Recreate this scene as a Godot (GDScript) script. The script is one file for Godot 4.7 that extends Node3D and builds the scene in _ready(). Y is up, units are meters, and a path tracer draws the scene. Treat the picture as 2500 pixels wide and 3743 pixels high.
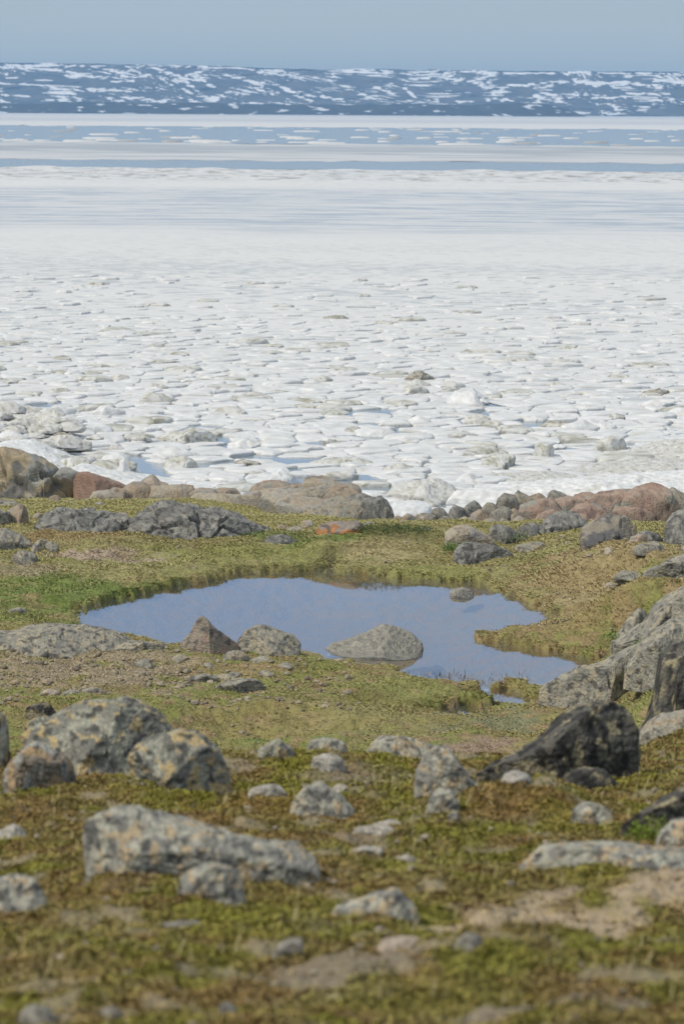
extends Node3D
# An arctic tundra pond above a bay full of broken sea ice, snow streaked hills beyond.
# Metres, y up; the pond's water lies at y = 0, the sea at y = -3, the camera looks towards -z.

const PROFILE := [-40,5.2,0,4.75,5,4.2,6.5,3.9,8,3.67,10,3.37,12,3.06,15,2.6,16.5,2.2,18,1.6,20,0.95,23,0.5,26,0.38,29,0.2,31,0.12,38,0.12,40,0.18,43,0.02,47,-0.35,50,-0.75,54,-1.5,58,-2.3,62,-3.1,66,-3.7,75,-5]
const BUMPS := [0.752,11.9,0.16,0.3,0.55,-0.914,12.4,0.07,0.3,0.4,-0.335,9.95,0.04,0.5,0.4,0.945,9.25,0.035,0.22,0.2,0.141,7.4,0.05,0.4,0.35,0.592,7.3,0.06,0.4,0.35,-0.672,9.1,0.05,0.16,0.12,-0.573,7.75,0.05,0.35,0.35,-0.173,14.05,0.06,0.4,0.5,-0.139,39,0.13,0.45,0.8,0.516,39.3,0.12,0.8,0.7,0.998,39.55,0.1,0.5,0.6,2.291,38,0.06,0.6,0.6,-2.122,32.2,0.1,0.28,0.35,2.083,32.7,0.05,0.9,0.5,-1.028,30.35,0.06,1,0.6,-3.152,38.9,0.08,1.2,0.8]
const POND := [-3.114,34.791,-2.91,35.211,-2.617,35.611,-2.326,36.154,-2.019,36.575,-1.697,36.831,-1.541,37.119,-1.447,37.589,-1.048,37.642,-0.59,37.625,-0.219,37.787,-0.046,37.648,0.381,37.449,0.83,37.111,1.22,36.951,1.556,36.93,1.778,36.87,1.926,36.462,2.067,35.996,2.251,35.415,2.445,35.104,2.456,34.636,2.515,34.424,2.357,34.176,2.036,33.573,1.765,33.276,1.555,33.126,1.521,32.928,1.636,32.71,1.971,32.449,2.25,32.189,2.526,31.934,2.801,31.735,2.553,31.04,2.165,30.226,2.063,29.942,2.045,30.365,1.849,30.358,1.463,30.038,1.374,30.105,1.06,30.331,0.899,30.373,0.747,30.853,0.658,31.149,0.376,31.469,0.303,31.313,0.257,31.645,-0.057,31.582,-0.116,31.919,-0.302,31.991,-0.454,32.36,-0.702,32.406,-1.097,32.391,-1.741,32.422,-1.944,32.497,-2.222,32.958,-2.545,33.229,-2.896,33.187,-3.015,33.384,-3.015,33.97]
const PUDDLES := [[1.421,29.599,1.538,29.878,1.733,29.931,1.882,29.751,1.979,29.347,1.827,29.209,1.658,29.382,1.479,29.398],[0.927,28.701,1.052,29.008,1.244,29.146,1.44,29.152,1.394,28.716,1.176,28.539,0.989,28.449],[-0.955,26.799,-0.826,26.878,-0.742,26.843,-0.78,26.729,-0.923,26.706],[-0.247,37.712,-0.205,38.232,-0.147,38.461,-0.111,38.161,-0.063,37.647]]
const PATCHES := [[-3.59,35.55,1.28,1.3,0.15,0.2,0.055,0.9],
	[-3.74,33.95,0.82,0.92,0.15,0.2,0.055,0.6],
	[-1.3,38.35,1.5,0.8,0.24,0.25,0.09,0.9],
	[0.45,38.35,0.75,0.7,0.34,0.3,0.16,0.8],
	[-3.19,38,0.86,0.42,0.38,0.31,0.24,0.9],
	[-4.05,36.85,0.66,0.67,0.29,0.245,0.165,0.7],
	[-3.79,39.35,1.18,0.85,0.275,0.215,0.105,0.9],
	[-2.16,39.05,0.7,0.4,0.24,0.215,0.095,0.9],
	[3.07,35.65,1.18,2.17,0.3,0.24,0.125,0.9],
	[2.46,33.1,1.29,1.3,0.275,0.215,0.105,0.75],
	[2.9,34.8,0.52,0.37,0.34,0.3,0.16,0.6],
	[-0.14,38.85,0.7,0.32,0.15,0.2,0.055,0.9],
	[-2,36.25,0.65,0.32,0.15,0.2,0.055,0.6],
	[1.22,37.1,0.78,0.47,0.24,0.25,0.09,0.8],
	[-2.43,29.95,1.44,1.63,0.29,0.245,0.165,0.9],
	[-3.27,30.55,0.92,0.88,0.29,0.245,0.165,0.8],
	[-1.01,29.85,0.81,0.78,0.275,0.215,0.105,0.5],
	[0.16,27.35,1.15,2.2,0.24,0.215,0.095,0.8],
	[0.67,29.35,0.75,0.6,0.24,0.25,0.09,0.8],
	[-0.63,25.6,0.62,0.4,0.15,0.2,0.055,0.8],
	[1.24,25.35,0.46,0.55,0.28,0.215,0.15,1],
	[1.51,26.8,0.64,0.83,0.19,0.2,0.115,0.8],
	[2.65,28.05,0.42,0.68,0.19,0.2,0.115,0.7],
	[-2.54,27.2,0.16,0.35,0.215,0.145,0.062,0.9],
	[0.21,28.25,0.25,0.35,0.2,0.2,0.04,0.5],
	[-0.68,12.3,0.28,0.83,0.2,0.2,0.04,0.7],
	[-0.22,14.15,0.17,3,0.2,0.2,0.04,0.7],
	[0.23,14.7,0.15,3,0.2,0.2,0.04,0.9],
	[0.04,13.3,0.36,0.7,0.19,0.165,0.12,0.6],
	[-0.26,12.25,0.37,0.7,0.215,0.145,0.062,0.6],
	[0.74,11.45,0.34,0.33,0.215,0.145,0.062,0.7],
	[0.87,11.3,0.14,0.23,0.2,0.2,0.04,0.5],
	[-0.66,9.95,0.3,0.78,0.24,0.215,0.095,0.5],
	[-0.67,9.05,0.24,0.43,0.215,0.145,0.062,0.6],
	[-0.23,8.2,0.25,0.6,0.2,0.2,0.04,0.6],
	[-0.75,7.75,0.26,0.6,0.24,0.215,0.095,0.5],
	[0.34,9.95,0.3,0.58,0.24,0.215,0.095,0.6],
	[-0.03,7.3,0.25,0.15,0.19,0.165,0.12,0.8],
	[0.24,7,0.27,0.17,0.2,0.2,0.04,0.4],
	[0.65,6.75,0.51,0.15,0.19,0.165,0.12,0.9],
	[-0.49,6.65,0.26,0.15,0.19,0.165,0.12,0.6],
	[0.22,8.45,0.23,0.15,0.19,0.165,0.12,0.8],
	[1.38,13.4,0.24,0.6,0.2,0.2,0.04,0.6],
	[1.3,11.7,0.16,0.5,0.2,0.2,0.04,0.8],
	[0.86,9.25,0.17,0.28,0.2,0.2,0.04,0.6],
	[0.17,9.3,0.21,0.33,0.24,0.215,0.095,0.5],
	[0.07,10.75,0.24,0.3,0.19,0.165,0.12,0.5],
	[0.33,8.15,0.13,0.6,0.33,0.27,0.18,1],
	[0.44,8.3,0.14,0.63,0.33,0.27,0.18,1],
	[0.55,8.4,0.14,0.38,0.33,0.27,0.18,1],
	[0.66,8.55,0.14,0.4,0.33,0.27,0.18,1],
	[0.77,8.6,0.14,0.38,0.33,0.27,0.18,1],
	[0.9,8.75,0.14,0.35,0.33,0.27,0.18,1],
	[1.02,8.9,0.15,0.33,0.33,0.27,0.18,1],
	[1.15,9.1,0.15,0.45,0.33,0.27,0.18,1]]
const SKYLINE := [-2007.9,141,-1414.3,135.6,-939.3,130.4,-796.7,130.2,-582.9,128.1,-464.2,126.5,-345.4,126.1,-226.6,121,-107.8,118.3,-36.5,116.4,20.5,120.3,94.2,119.6,201.1,116.8,222.5,116.9,227.2,120.5,258.1,120.7,262.9,116,319.9,118.7,486.2,116.3,723.8,117.9,923.4,118,1317.8,118.2,2030.9,111.2]
const RIDGELINE := [-1533.6,17.5,-989.3,12.1,-717,17.5,-635.3,16.2,-580.9,21.1,-521.9,21.5,-417.6,17.7,-326.8,21.8,-245.2,19.7,-127.2,18.7,-27.4,18.4,63.3,19.9,154,21.4,262.9,20.3,326.4,24.3,371.7,25.5,417.1,24,453.5,16.2,480.9,5.6,503.8,-3.3,553.8,-9.2]
const SNOW_STREAKS := [-518.7,118.5,-437.3,90.8,4.5,-437.3,90.8,-389,55.5,3.6,-389,55.5,-342,27.2,2.7,-421.6,98.2,-394.4,107,3.6,-909.3,70.7,-804.6,67.9,2.7,-804.6,67.9,-737.4,56.6,3.6,-931.5,115.4,-794.1,123.9,3.6,-817.2,110,-720.8,103.3,2.7,-740.1,93.4,-640.3,90.5,3.6,-663,56,-594.4,55.3,4.5,-572.5,38.2,-462.3,25.3,3.6,-885.2,41.8,-815.2,36.5,2.7,-778.3,27.7,-688,27.2,2.7,-781.8,122.8,-651.5,121.3,1.8,-618.9,78.7,-561.7,80.3,2.7,-558.9,89.9,-526.4,97.4,3.6,-592.3,120.5,-526.5,117.2,1.8,-571.1,128.2,-225.8,114.8,1.8,-893,85.1,-862.3,93.8,1.8,-384.5,88.7,-345.1,65.2,3.6,-316.8,99,-244.1,80.2,3.6,-268.7,89.7,-219.9,72.1,2.7,-236.6,108.4,-106,93.4,2.7,-197.6,78.2,-79.2,25.6,2.7,-173.9,72.4,-149.7,60.8,3.6,-103.1,49.4,-79.9,41.5,5.4,-57.2,41.7,-11.6,35.1,3.6,-259.4,24.4,-157.9,22.8,1.8,-424,58.8,-398.8,47.4,1.8,168.1,29.5,242.1,35.7,1.8,297.1,30.4,328.1,34,3.6,373,37.7,435.3,37,3.6,495,48.9,598.6,51.9,1.8,625.2,88.8,671.8,77,6.3,663,84.2,748.2,82.4,6.3,750.3,87.2,821.8,75.7,4.5,829.3,91.4,905.8,85.8,5.4,439.7,75.5,498.5,78.3,4.5,552,85.9,581.1,86.1,3.6,155.7,87.9,233.7,98.1,3.6,234.4,103.1,307.1,86.6,2.7,80.1,68.2,125.2,51,3.6,160.5,62.9,181.7,43.3,3.6,11,61.8,67.8,39.1,2.7,318.8,112.5,484.5,110,2.7,485.2,112.6,601.9,108.3,1.8,81.8,109.5,199.8,105.5,1.8,-8,116.5,129.5,113.7,1.8,648.2,43,740.6,47,2.7,743.8,55.1,846.6,54.7,2.7,804.6,36,851,38.6,2.7,413.9,64.6,388.4,52.8,2.7]
const LANDMARKS := [[1.445,64.29,"the inlet's white slab"],
	[1.898,67.37,"the dirty ridge behind the inlet"],
	[5.287,75.472,"the upright grey ice block"],
	[3.966,73.559,"the undercut dirty ice block"],
	[7.192,77.334,"the tilted pale ice block"],
	[-4.238,79.21,"the long low dirty ice block"],
	[-4.097,73.046,"the dirty ice hump"],
	[-1.441,70.255,"the jagged white ice chunk"],
	[2.572,97.522,"the muddy ice mound"],
	[2.358,92.977,"the flat fronted ice block"],
	[6.339,83.505,"the brown stained floe"],
	[-0.727,86.873,"the grey green ice ridge"],
	[-5.471,71.276,"the smooth white ice dome"],
	[3.832,90.114,"the white hummock"],
	[-0.052,74.047,"the muddy middle ridge"],
	[-4.647,69.836,"the left snow bank"],
	[-7.511,72.473,"the crag's snowy bank"]]
const PLANTS := [["shrub","bright green shrub growing at the top of the sloping slab",2.93,-28.4,0.34,0.26,0],
	["moss_cushion","bright green moss cushion on the sloping slab",2.75,-28.45,0.22,0.09,1],
	["shrub","leafy green bush by the knobbly ridge at the right edge",3.21,-28.1,0.4,0.26,0],
	["shrub","dark low willow bush left of the inlet in the far meadow",0.52,-39.05,0.5,0.13,2],
	["shrub","low willow bush in front of the inlet",0.87,-39.2,0.5,0.12,2],
	["shrub","pale green bush between the craggy boulders",2.35,-39.4,0.3,0.2,3],
	["shrub","green tuft of leaves at the end of the long grey slab",1.57,-38.4,0.3,0.15,0],
	["shrub","green bush in the moss pockets of the grey outcrop",3.25,-31.85,0.4,0.12,0],
	["shrub","bright green turf hump on the mossy rock behind the pond",-0.86,-39.3,0.6,0.12,0],
	["moss_cushion","vivid moss cushion on the dark rock at the right edge",1.18,-10.65,0.12,0.1,1]]
# name, label, category, group, rock kind, x, y, z, half depth, boxiness, facets, roughness, outline of its top (along x, height)
const ROCKS := [
	["boulder","great mottled boulder with a rounded orange and grey top, foreground left","boulder","","lichen",-1.184,2.77,-14,0.36,0.7,5,1,[-0.383,0.167,-0.329,0.229,-0.254,0.238,-0.168,0.278,-0.061,0.318,0.068,0.334,0.197,0.324,0.304,0.281,0.368,0.205,0.385,0.118]],
	["boulder","rounded lichen speckled boulder leaning against the great mottled one, on its right","boulder","","lichen",-0.725,2.984,-12.7,0.26,0.75,4,1,[-0.241,0.101,-0.211,0.181,-0.094,0.242,0.003,0.262,0.101,0.243,0.179,0.184,0.227,0.085,0.241,0.004]],
	["boulder","low orange tinged boulder at the foot of the great mottled one","boulder","","orange",-1.322,2.996,-12.5,0.18,0.7,5,1,[-0.166,0.073,-0.117,0.152,-0.04,0.215,0.037,0.223,0.113,0.177,0.166,0.075]],
	["boulder","dark boulder cut by the left edge beside a black crack","boulder","","lichen",-1.751,2.77,-14,0.25,0.6,4,1,[-0.117,0.165,-0.051,0.253,0.035,0.276,0.094,0.254,0.115,0.167,0.119,0.079]],
	["boulder","long pale grey lichen slab lying across the foreground moss","boulder","","paleslab",-0.442,3.504,-9.15,0.22,0.6,6,1,[-0.388,0.129,-0.377,0.182,-0.332,0.198,-0.233,0.205,-0.163,0.191,-0.064,0.176,0.049,0.146,0.133,0.118,0.218,0.105,0.303,0.104,0.352,0.071,0.381,0.025,0.389,0.004]],
	["boulder","blocky stone propped under the front of the long grey slab","boulder","","paleslab",-0.396,3.572,-8.65,0.09,0.55,6,1,[-0.107,0.027,-0.099,0.068,-0.069,0.103,-0.003,0.124,0.064,0.117,0.099,0.07,0.107,0.004]],
	["boulder","grey slab half cut by the left edge below the long slab","boulder","","paleslab",-1.005,3.602,-8.455,0.1,0.42,9,1,[-0.129,0.061,-0.063,0.081,0.028,0.091,0.094,0.086,0.122,0.063,0.13,0.022]],
	["stone","cream flat stone in the moss at the left edge","stone","","pale",-1.239,3.272,-10.639,0.07,0.42,9,1,[-0.07,0.012,-0.06,0.035,0.015,0.063,0.04,0.051,0.065,0.024,0.071,0.004]],
	["stone","small cream stone behind the long grey slab","stone","","pale",-0.25,3.412,-9.978,0.05,0.42,9,1,[-0.04,0.007,-0.035,0.032,0.005,0.053,0.024,0.043,0.033,0.025,0.04,0.004]],
	["boulder","pale lichen rock beside the right end of the long slab","boulder","","paleslab",0.1,3.587,-8.555,0.1,0.42,9,1,[-0.148,0.008,-0.111,0.049,-0.058,0.07,0.008,0.098,0.067,0.107,0.114,0.075,0.147,0.024]],
	["stone","smooth round dark grey stone alone on the moss","stone","","plain",-0.133,3.776,-7.525,0.045,0.85,1,0.3,[-0.047,0.004,-0.029,0.033,0.006,0.05,0.036,0.05,0.046,0.024,0.038,0.004]],
	["boulder","tall leaning lichen boulder between two low rocks near the meadow edge","boulder","","paleslab",0.494,3.034,-12.4,0.15,0.65,6,1,[-0.177,0.004,-0.164,0.12,-0.127,0.192,-0.076,0.231,-0.019,0.218,0.029,0.15,0.097,0.073,0.151,0.004,0.175,0.004]],
	["boulder","small blocky rock at the foot of the tall leaning boulder","boulder","","paleslab",0.411,3.172,-11.4,0.06,0.42,9,1,[-0.073,0.004,-0.051,0.068,-0.016,0.109,0.036,0.109,0.067,0.059,0.073,0.004]],
	["boulder","grey topped rock on the crest behind the tall leaning boulder","boulder","","paleslab",0.315,2.677,-14.6,0.16,0.42,9,1,[-0.19,0.05,-0.164,0.114,-0.07,0.142,0.042,0.145,0.132,0.12,0.189,0.057]],
	["stone","pale lichen stone on the crest, in the middle of the crest stones","stone","","paleslab",-0.064,2.741,-14.4,0.1,0.42,9,1,[-0.109,0.021,-0.093,0.073,-0.021,0.088,0.047,0.077,0.089,0.062,0.108,0.007]],
	["stone","whitish stone just below the crest stones","stone","","pale",-0.058,2.854,-13.6,0.09,0.42,9,1,[-0.084,0.016,-0.072,0.064,-0.016,0.078,0.036,0.068,0.069,0.054,0.083,0.004]],
	["stone","mossy grey stone at the crest beside the great mottled boulders","stone","","lichen",-0.321,2.787,-14.2,0.1,0.42,9,1,[-0.098,0.004,-0.086,0.032,0.002,0.075,0.03,0.062,0.085,0.026,0.098,0.004]],
	["boulder","low grey lichen rock in the middle of the foreground heath","boulder","","paleslab",-0.067,3.058,-12.011,0.11,0.42,9,1,[-0.15,0.02,-0.132,0.099,-0.08,0.134,-0.016,0.157,0.049,0.125,0.105,0.069,0.15,0.011]],
	["stone","pinkish flat stone in the heath left of the low grey rock","stone","","pale",-0.313,3.004,-12.383,0.06,0.42,9,1,[-0.086,0.012,-0.071,0.037,0.019,0.05,0.051,0.046,0.072,0.025,0.086,0.004]],
	["stone","small round grey stone tucked under the mossy mound","stone","","plain",0.449,3.199,-11.169,0.035,0.8,2,0.4,[-0.03,0.011,-0.024,0.039,0,0.053,0.012,0.052,0.027,0.02,0.03,0.004]],
	["stone","pale stone in front of the black boulder","stone","","pale",0.726,3.245,-11.694,0.08,0.42,9,1,[-0.065,0.007,-0.053,0.029,-0.002,0.049,0.032,0.035,0.053,0.03,0.064,0.004]],
	["boulder","massive black lichen boulder with a humped head, right of centre","boulder","","black",1.052,2.815,-13.7,0.3,0.65,6,1.1,[-0.41,0.004,-0.39,0.048,-0.307,0.1,-0.202,0.155,-0.088,0.226,0.015,0.323,0.119,0.386,0.245,0.404,0.329,0.353,0.386,0.272,0.404,0.176,0.398,0.101]],
	["boulder","small dark boulder beside the hollow under the black boulder","boulder","","black",1.143,2.923,-12.95,0.1,0.7,4,1,[-0.132,0.038,-0.109,0.089,-0.03,0.124,0.059,0.11,0.13,0.039]],
	["boulder","huge speckled dark rock cut by the right edge above the black boulder","boulder","","black",2.436,1.58,-19.6,0.5,0.6,6,1.1,[-0.451,0.004,-0.41,0.16,-0.338,0.268,-0.266,0.437,-0.239,0.574,-0.233,0.705,-0.154,0.773,-0.02,0.828,0.248,0.851,0.43,0.746]],
	["boulder","pale grey rock against the right end of the black boulder","boulder","","plainl",2.205,1.899,-18.4,0.3,0.65,5,1,[-0.282,0.017,-0.267,0.103,-0.235,0.166,-0.123,0.242,0.031,0.277,0.215,0.221,0.276,0.02]],
	["boulder","long grey slab sloping down into the near right corner of the pond","boulder","","slab",2.458,0.316,-27.7,0.36,0.5,7,0.8,[-0.555,0.012,-0.524,0.159,-0.306,0.286,-0.138,0.373,0.073,0.417,0.282,0.526,0.449,0.622,0.51,0.528,0.548,0.356]],
	["boulder","dark knobbly ridge rock above the sloping slab","boulder","","slab",3.365,0.774,-28.6,0.45,0.6,8,1.3,[-0.645,0.004,-0.591,0.004,-0.453,0.079,-0.316,0.212,-0.24,0.323,-0.112,0.443,0.103,0.568,0.405,0.658,0.632,0.307]],
	["boulder","speckled grey rock mass between the knobbly ridge and the dark edge rock","outcrop","","slab",3.203,0.798,-27,0.5,0.5,6,1.2,[-0.548,0.004,-0.489,0.05,-0.401,0.184,-0.268,0.336,-0.065,0.45,0.242,0.535,0.538,0.182]],
	["boulder","smooth tan topped boulder cut by the right edge on the knobbly ridge","boulder","","plainl",3.523,0.853,-28,0.22,0.7,4,0.7,[-0.311,0.24,-0.273,0.456,-0.149,0.587,0.127,0.632,0.303,0.417]],
	["boulder","grey outcrop with green moss pockets right of the brown meadow","outcrop","","slab",3.277,0.627,-31.865,0.3,0.6,8,1.4,[-0.243,0.004,-0.163,0.119,-0.055,0.267,0.031,0.356,0.128,0.317,0.199,0.205,0.241,0.023]],
	["boulder","broken grey rock at the right edge behind the mossy outcrop","outcrop","","slab",3.806,0.715,-31.654,0.28,0.6,8,1.4,[-0.423,0.029,-0.365,0.235,-0.212,0.323,-0.067,0.266,0.124,0.325,0.418,0.108]],
	["boulder","low grey ledge running to the right edge above the mossy outcrop","outcrop","","slab",4.006,0.708,-33.265,0.3,0.5,8,1,[-0.532,0.004,-0.407,0.067,-0.231,0.139,-0.031,0.202,0.322,0.245,0.53,0.032]],
	["stone","pale flat topped stone on the right slope","stone","","paleslab",1.007,3.192,-11.3,0.09,0.42,9,1,[-0.088,0.004,-0.078,0.053,-0.033,0.076,0.054,0.068,0.086,0.029,0.076,0.004]],
	["boulder","dark grey rock with a moss cushion, right edge of the foreground","boulder","","black",1.302,3.231,-10.9,0.14,0.42,9,1,[-0.229,0.004,-0.21,0.049,-0.144,0.092,-0.061,0.131,0.03,0.171,0.156,0.189,0.225,0.078]],
	["boulder","rounded grey stone cut by the right edge below the moss cushion","boulder","","paleslab",1.274,3.301,-10.45,0.08,0.42,9,1,[-0.113,0.01,-0.09,0.076,-0.035,0.109,0.045,0.115,0.112,0.036]],
	["boulder","broad pale ledge topped with moss above the bare earth path","boulder","","paleslab",0.952,3.495,-9.35,0.17,0.5,6,0.8,[-0.378,0.004,-0.345,0.032,-0.288,0.078,-0.202,0.096,-0.115,0.097,-0.057,0.09,0.058,0.083,0.185,0.072,0.318,0.073,0.377,0.004]],
	["stone","flat pink and grey stone set in the start of the earth path","stone","","pinkish",0.184,3.811,-7.477,0.05,0.5,4,0.6,[-0.086,0.005,-0.065,0.031,-0.019,0.039,0.051,0.032,0.085,0.015]],
	["stone","dark wedge stone at the edge of the earth path","stone","","plain",0.338,3.851,-7.269,0.035,0.6,4,0.5,[-0.042,0.004,-0.026,0.029,-0.003,0.043,0.023,0.036,0.042,0.004]],
	["stone","flat dark stone showing like a plank in the moss","stone","","plain",-0.494,3.678,-8.077,0.05,0.4,3,0.5,[-0.112,0.004,-0.065,0.011,0.023,0.025,0.085,0.032,0.112,0.023]],
	["stone","grey stone in the bottom left corner","stone","","plain",-0.689,3.913,-6.427,0.05,0.42,9,1,[-0.045,0.008,-0.039,0.042,-0.011,0.051,0.023,0.044,0.04,0.021,0.045,0.007]],
	["stone","dark hollowed stone at the bottom edge","stone","","plain",-0.531,3.887,-6.572,0.04,0.42,9,1,[-0.029,0.006,-0.023,0.038,-0.01,0.041,0.012,0.034,0.024,0.022,0.029,0.004]],
	["pebble","tiny pale pink pebble near the bottom edge","pebble","","rose",-0.429,3.849,-6.807,0.012,0.42,9,1,[-0.013,0.004,-0.009,0.006,0.003,0.016,0.008,0.011,0.013,0.009,0.013,0.004]],
	["stone","grey stone peeping over the bottom edge","stone","","plain",-0.255,3.906,-6.466,0.03,0.42,9,1,[-0.023,0.004,-0.018,0.036,-0.007,0.039,0.013,0.03,0.02,0.021,0.023,0.004]],
	["stone","flat grey stone in the heath under the tall leaning boulder","stone","","pale",0.135,3.242,-10.828,0.05,0.5,3,0.5,[-0.087,0.004,-0.075,0.021,0.015,0.034,0.043,0.03,0.074,0.017,0.087,0.004]],
	["stone","thin pale stone flush with the heath in mid foreground","stone","","pale",0.097,3.337,-10.278,0.05,0.5,3,0.5,[-0.063,0.004,-0.044,0.01,-0.008,0.022,0.026,0.02,0.059,0.014,0.063,0.004]],
	["stone","small buff stone flush with the heath beside a thin pale one","stone","","pale",0.241,3.351,-10.178,0.05,0.5,3,0.5,[-0.043,0.004,-0.037,0.019,0.006,0.026,0.025,0.023,0.039,0.011,0.043,0.004]],
	["stone","narrow tilted stone on the slope under the low grey rock","stone","","pale",0.192,3.173,-11.278,0.05,0.5,3,0.5,[-0.073,0.006,-0.063,0.037,0.016,0.054,0.048,0.043,0.068,0.024,0.073,0.008]],
	["stone","white stone on the mossy front of the pale ledge","stone","","pale",0.903,3.5,-9.328,0.05,0.5,3,0.5,[-0.038,0.004,-0.031,0.024,0.011,0.032,0.024,0.031,0.034,0.012,0.037,0.004]],
	["stone","little pale stone right of the low grey rock","stone","","pale",0.001,2.982,-12.528,0.05,0.5,3,0.5,[-0.039,0.005,-0.029,0.017,-0.005,0.028,0.021,0.023,0.034,0.012,0.038,0.005]],
	["stone","small buff stone under the shadow side of the long slab","stone","","pale",-0.384,3.531,-8.927,0.05,0.5,3,0.5,[-0.028,0.004,-0.023,0.013,0.008,0.025,0.021,0.024,0.022,0.009,0.028,0.004]],
	["boulder","pointed pyramid boulder at the near edge of the pond","boulder","","pyr",-1.427,0.127,-31.165,0.3,0.8,0,0.7,[-0.352,0.067,-0.295,0.125,-0.228,0.183,-0.152,0.324,-0.095,0.392,-0.033,0.349,0.085,0.234,0.276,0.1,0.352,0.023]],
	["boulder","blunt grey boulder beside the pyramid boulder","boulder","","slab",-0.798,0.121,-31.35,0.28,0.6,7,0.9,[-0.359,0.013,-0.321,0.111,-0.254,0.194,-0.159,0.243,-0.025,0.244,0.167,0.177,0.272,0.163,0.359,0.057]],
	["boulder","squat light grey rock in front of the pyramid boulder","boulder","","plainl",-1.122,0.167,-30.705,0.1,0.42,9,1,[-0.148,0.025,-0.115,0.087,-0.012,0.112,0.091,0.098,0.148,0.027]],
	["boulder","grey rock with a long left slope standing in the pond","boulder","","pond",0.379,0,-32.15,0.33,0.7,4,0.6,[-0.545,0.006,-0.486,0.061,-0.34,0.097,-0.095,0.183,0.1,0.279,0.223,0.285,0.42,0.172,0.529,0.078,0.544,0.008]],
	["stone","small stone poking out of the far side of the pond","stone","","pond",1.504,0,-35.9,0.14,0.7,4,0.6,[-0.153,0.033,-0.11,0.078,-0.001,0.095,0.087,0.079,0.153,0.041]],
	["boulder","long low lichen outcrop at the left near edge of the pond","outcrop","","slab",-3.103,0.117,-31.425,0.5,0.55,9,0.9,[-0.934,0.057,-0.741,0.18,-0.55,0.157,-0.358,0.222,-0.07,0.243,0.218,0.245,0.457,0.212,0.625,0.155,0.792,0.093,0.936,0.016]],
	["boulder","low tail of the lichen outcrop ending at the pond","outcrop","","slab",-2.187,0.119,-31.26,0.2,0.5,6,0.9,[-0.327,0.022,-0.159,0.101,0.031,0.121,0.27,0.094,0.327,0.017]],
	["stone","pink stone at the foot of the long low outcrop","stone","","pinkish",-3.388,0.118,-31.222,0.13,0.42,9,1,[-0.157,0.029,-0.132,0.079,-0.016,0.112,0.053,0.084,0.141,0.047,0.157,0.004]],
	["stone","grey stone in front of the long low outcrop","stone","","slab",-2.721,0.118,-31.305,0.1,0.42,9,1,[-0.131,0.018,-0.112,0.055,-0.01,0.092,0.053,0.074,0.111,0.048,0.132,0.01]],
	["boulder","broad flat rock in the dry grass before the pyramid boulder","boulder","","slab",-1.028,0.21,-28.81,0.2,0.4,6,0.9,[-0.256,0.03,-0.19,0.103,-0.079,0.117,0.053,0.136,0.22,0.128,0.255,0.043]],
	["stone","flat rock left of the broad flat one in the dry grass","stone","","slab",-1.427,0.184,-29.361,0.11,0.5,5,0.8,[-0.173,0.006,-0.116,0.042,0.009,0.073,0.075,0.059,0.154,0.036,0.173,0.005]],
	["stone","flat grey stone below the tail of the outcrop","stone","","slab",-2.103,0.155,-30.311,0.11,0.5,5,0.8,[-0.113,0.018,-0.088,0.046,0.04,0.082,0.077,0.08,0.102,0.037,0.113,0.004]],
	["stone","angular stone left of the squat light grey rock","stone","","plainl",-1.709,0.162,-30.561,0.11,0.5,5,0.8,[-0.1,0.011,-0.091,0.035,-0.019,0.068,0.004,0.06,0.09,0.038,0.1,0.004]],
	["stone","pinkish slab flush with the dry grass at left","stone","","pinkish",-2.89,0.236,-28.361,0.11,0.5,5,0.8,[-0.108,0.004,-0.08,0.031,-0.02,0.061,0.071,0.044,0.101,0.032,0.109,0.007]],
	["stone","grey slab beside the pinkish one in the dry grass","stone","","plainl",-2.679,0.239,-28.311,0.11,0.5,5,0.8,[-0.097,0.004,-0.062,0.022,-0.003,0.048,0.049,0.039,0.089,0.032,0.098,0.006]],
	["stone","pale slab right of two others in the dry grass","stone","","plainl",-2.478,0.236,-28.361,0.11,0.5,5,0.8,[-0.104,0.005,-0.09,0.027,0.014,0.051,0.055,0.048,0.086,0.02,0.104,0.004]],
	["stone","black stone sunk in a wet hollow at left","stone","","black",-2.814,0.34,-26.711,0.11,0.5,5,0.8,[-0.159,0.028,-0.129,0.114,0.043,0.151,0.081,0.141,0.148,0.058,0.16,0.004]],
	["stone","thin slab behind the broad flat rock","stone","","slab",-1.188,0.181,-29.611,0.11,0.5,5,0.8,[-0.186,0.004,-0.155,0.034,0.053,0.067,0.143,0.067,0.151,0.021,0.186,0.008]],
	["stone","dark little slab behind the right end of the broad flat rock","stone","","slab",-0.777,0.181,-29.661,0.11,0.5,5,0.8,[-0.091,0.004,-0.075,0.026,-0.016,0.041,0.012,0.038,0.084,0.014,0.091,0.004]],
	["stone","small flat stone lying low in the dry grass","stone","","plainl",-2.091,0.163,-30.011,0.11,0.5,5,0.8,[-0.089,0.007,-0.072,0.034,-0.018,0.038,0.027,0.03,0.072,0.02,0.089,0.004]],
	["stone","small stone in the dry grass below the pyramid boulder","stone","","plainl",-1.392,0.188,-30.061,0.11,0.5,5,0.8,[-0.062,0.004,-0.049,0.03,0.006,0.045,0.027,0.038,0.052,0.011,0.062,0.004]],
	["stone","flat stone at the foot of the blunt grey boulder","stone","","plainl",-0.857,0.188,-30.461,0.11,0.5,5,0.8,[-0.105,0.004,-0.064,0.013,-0.005,0.039,0.042,0.036,0.093,0.024,0.105,0.004]],
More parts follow.
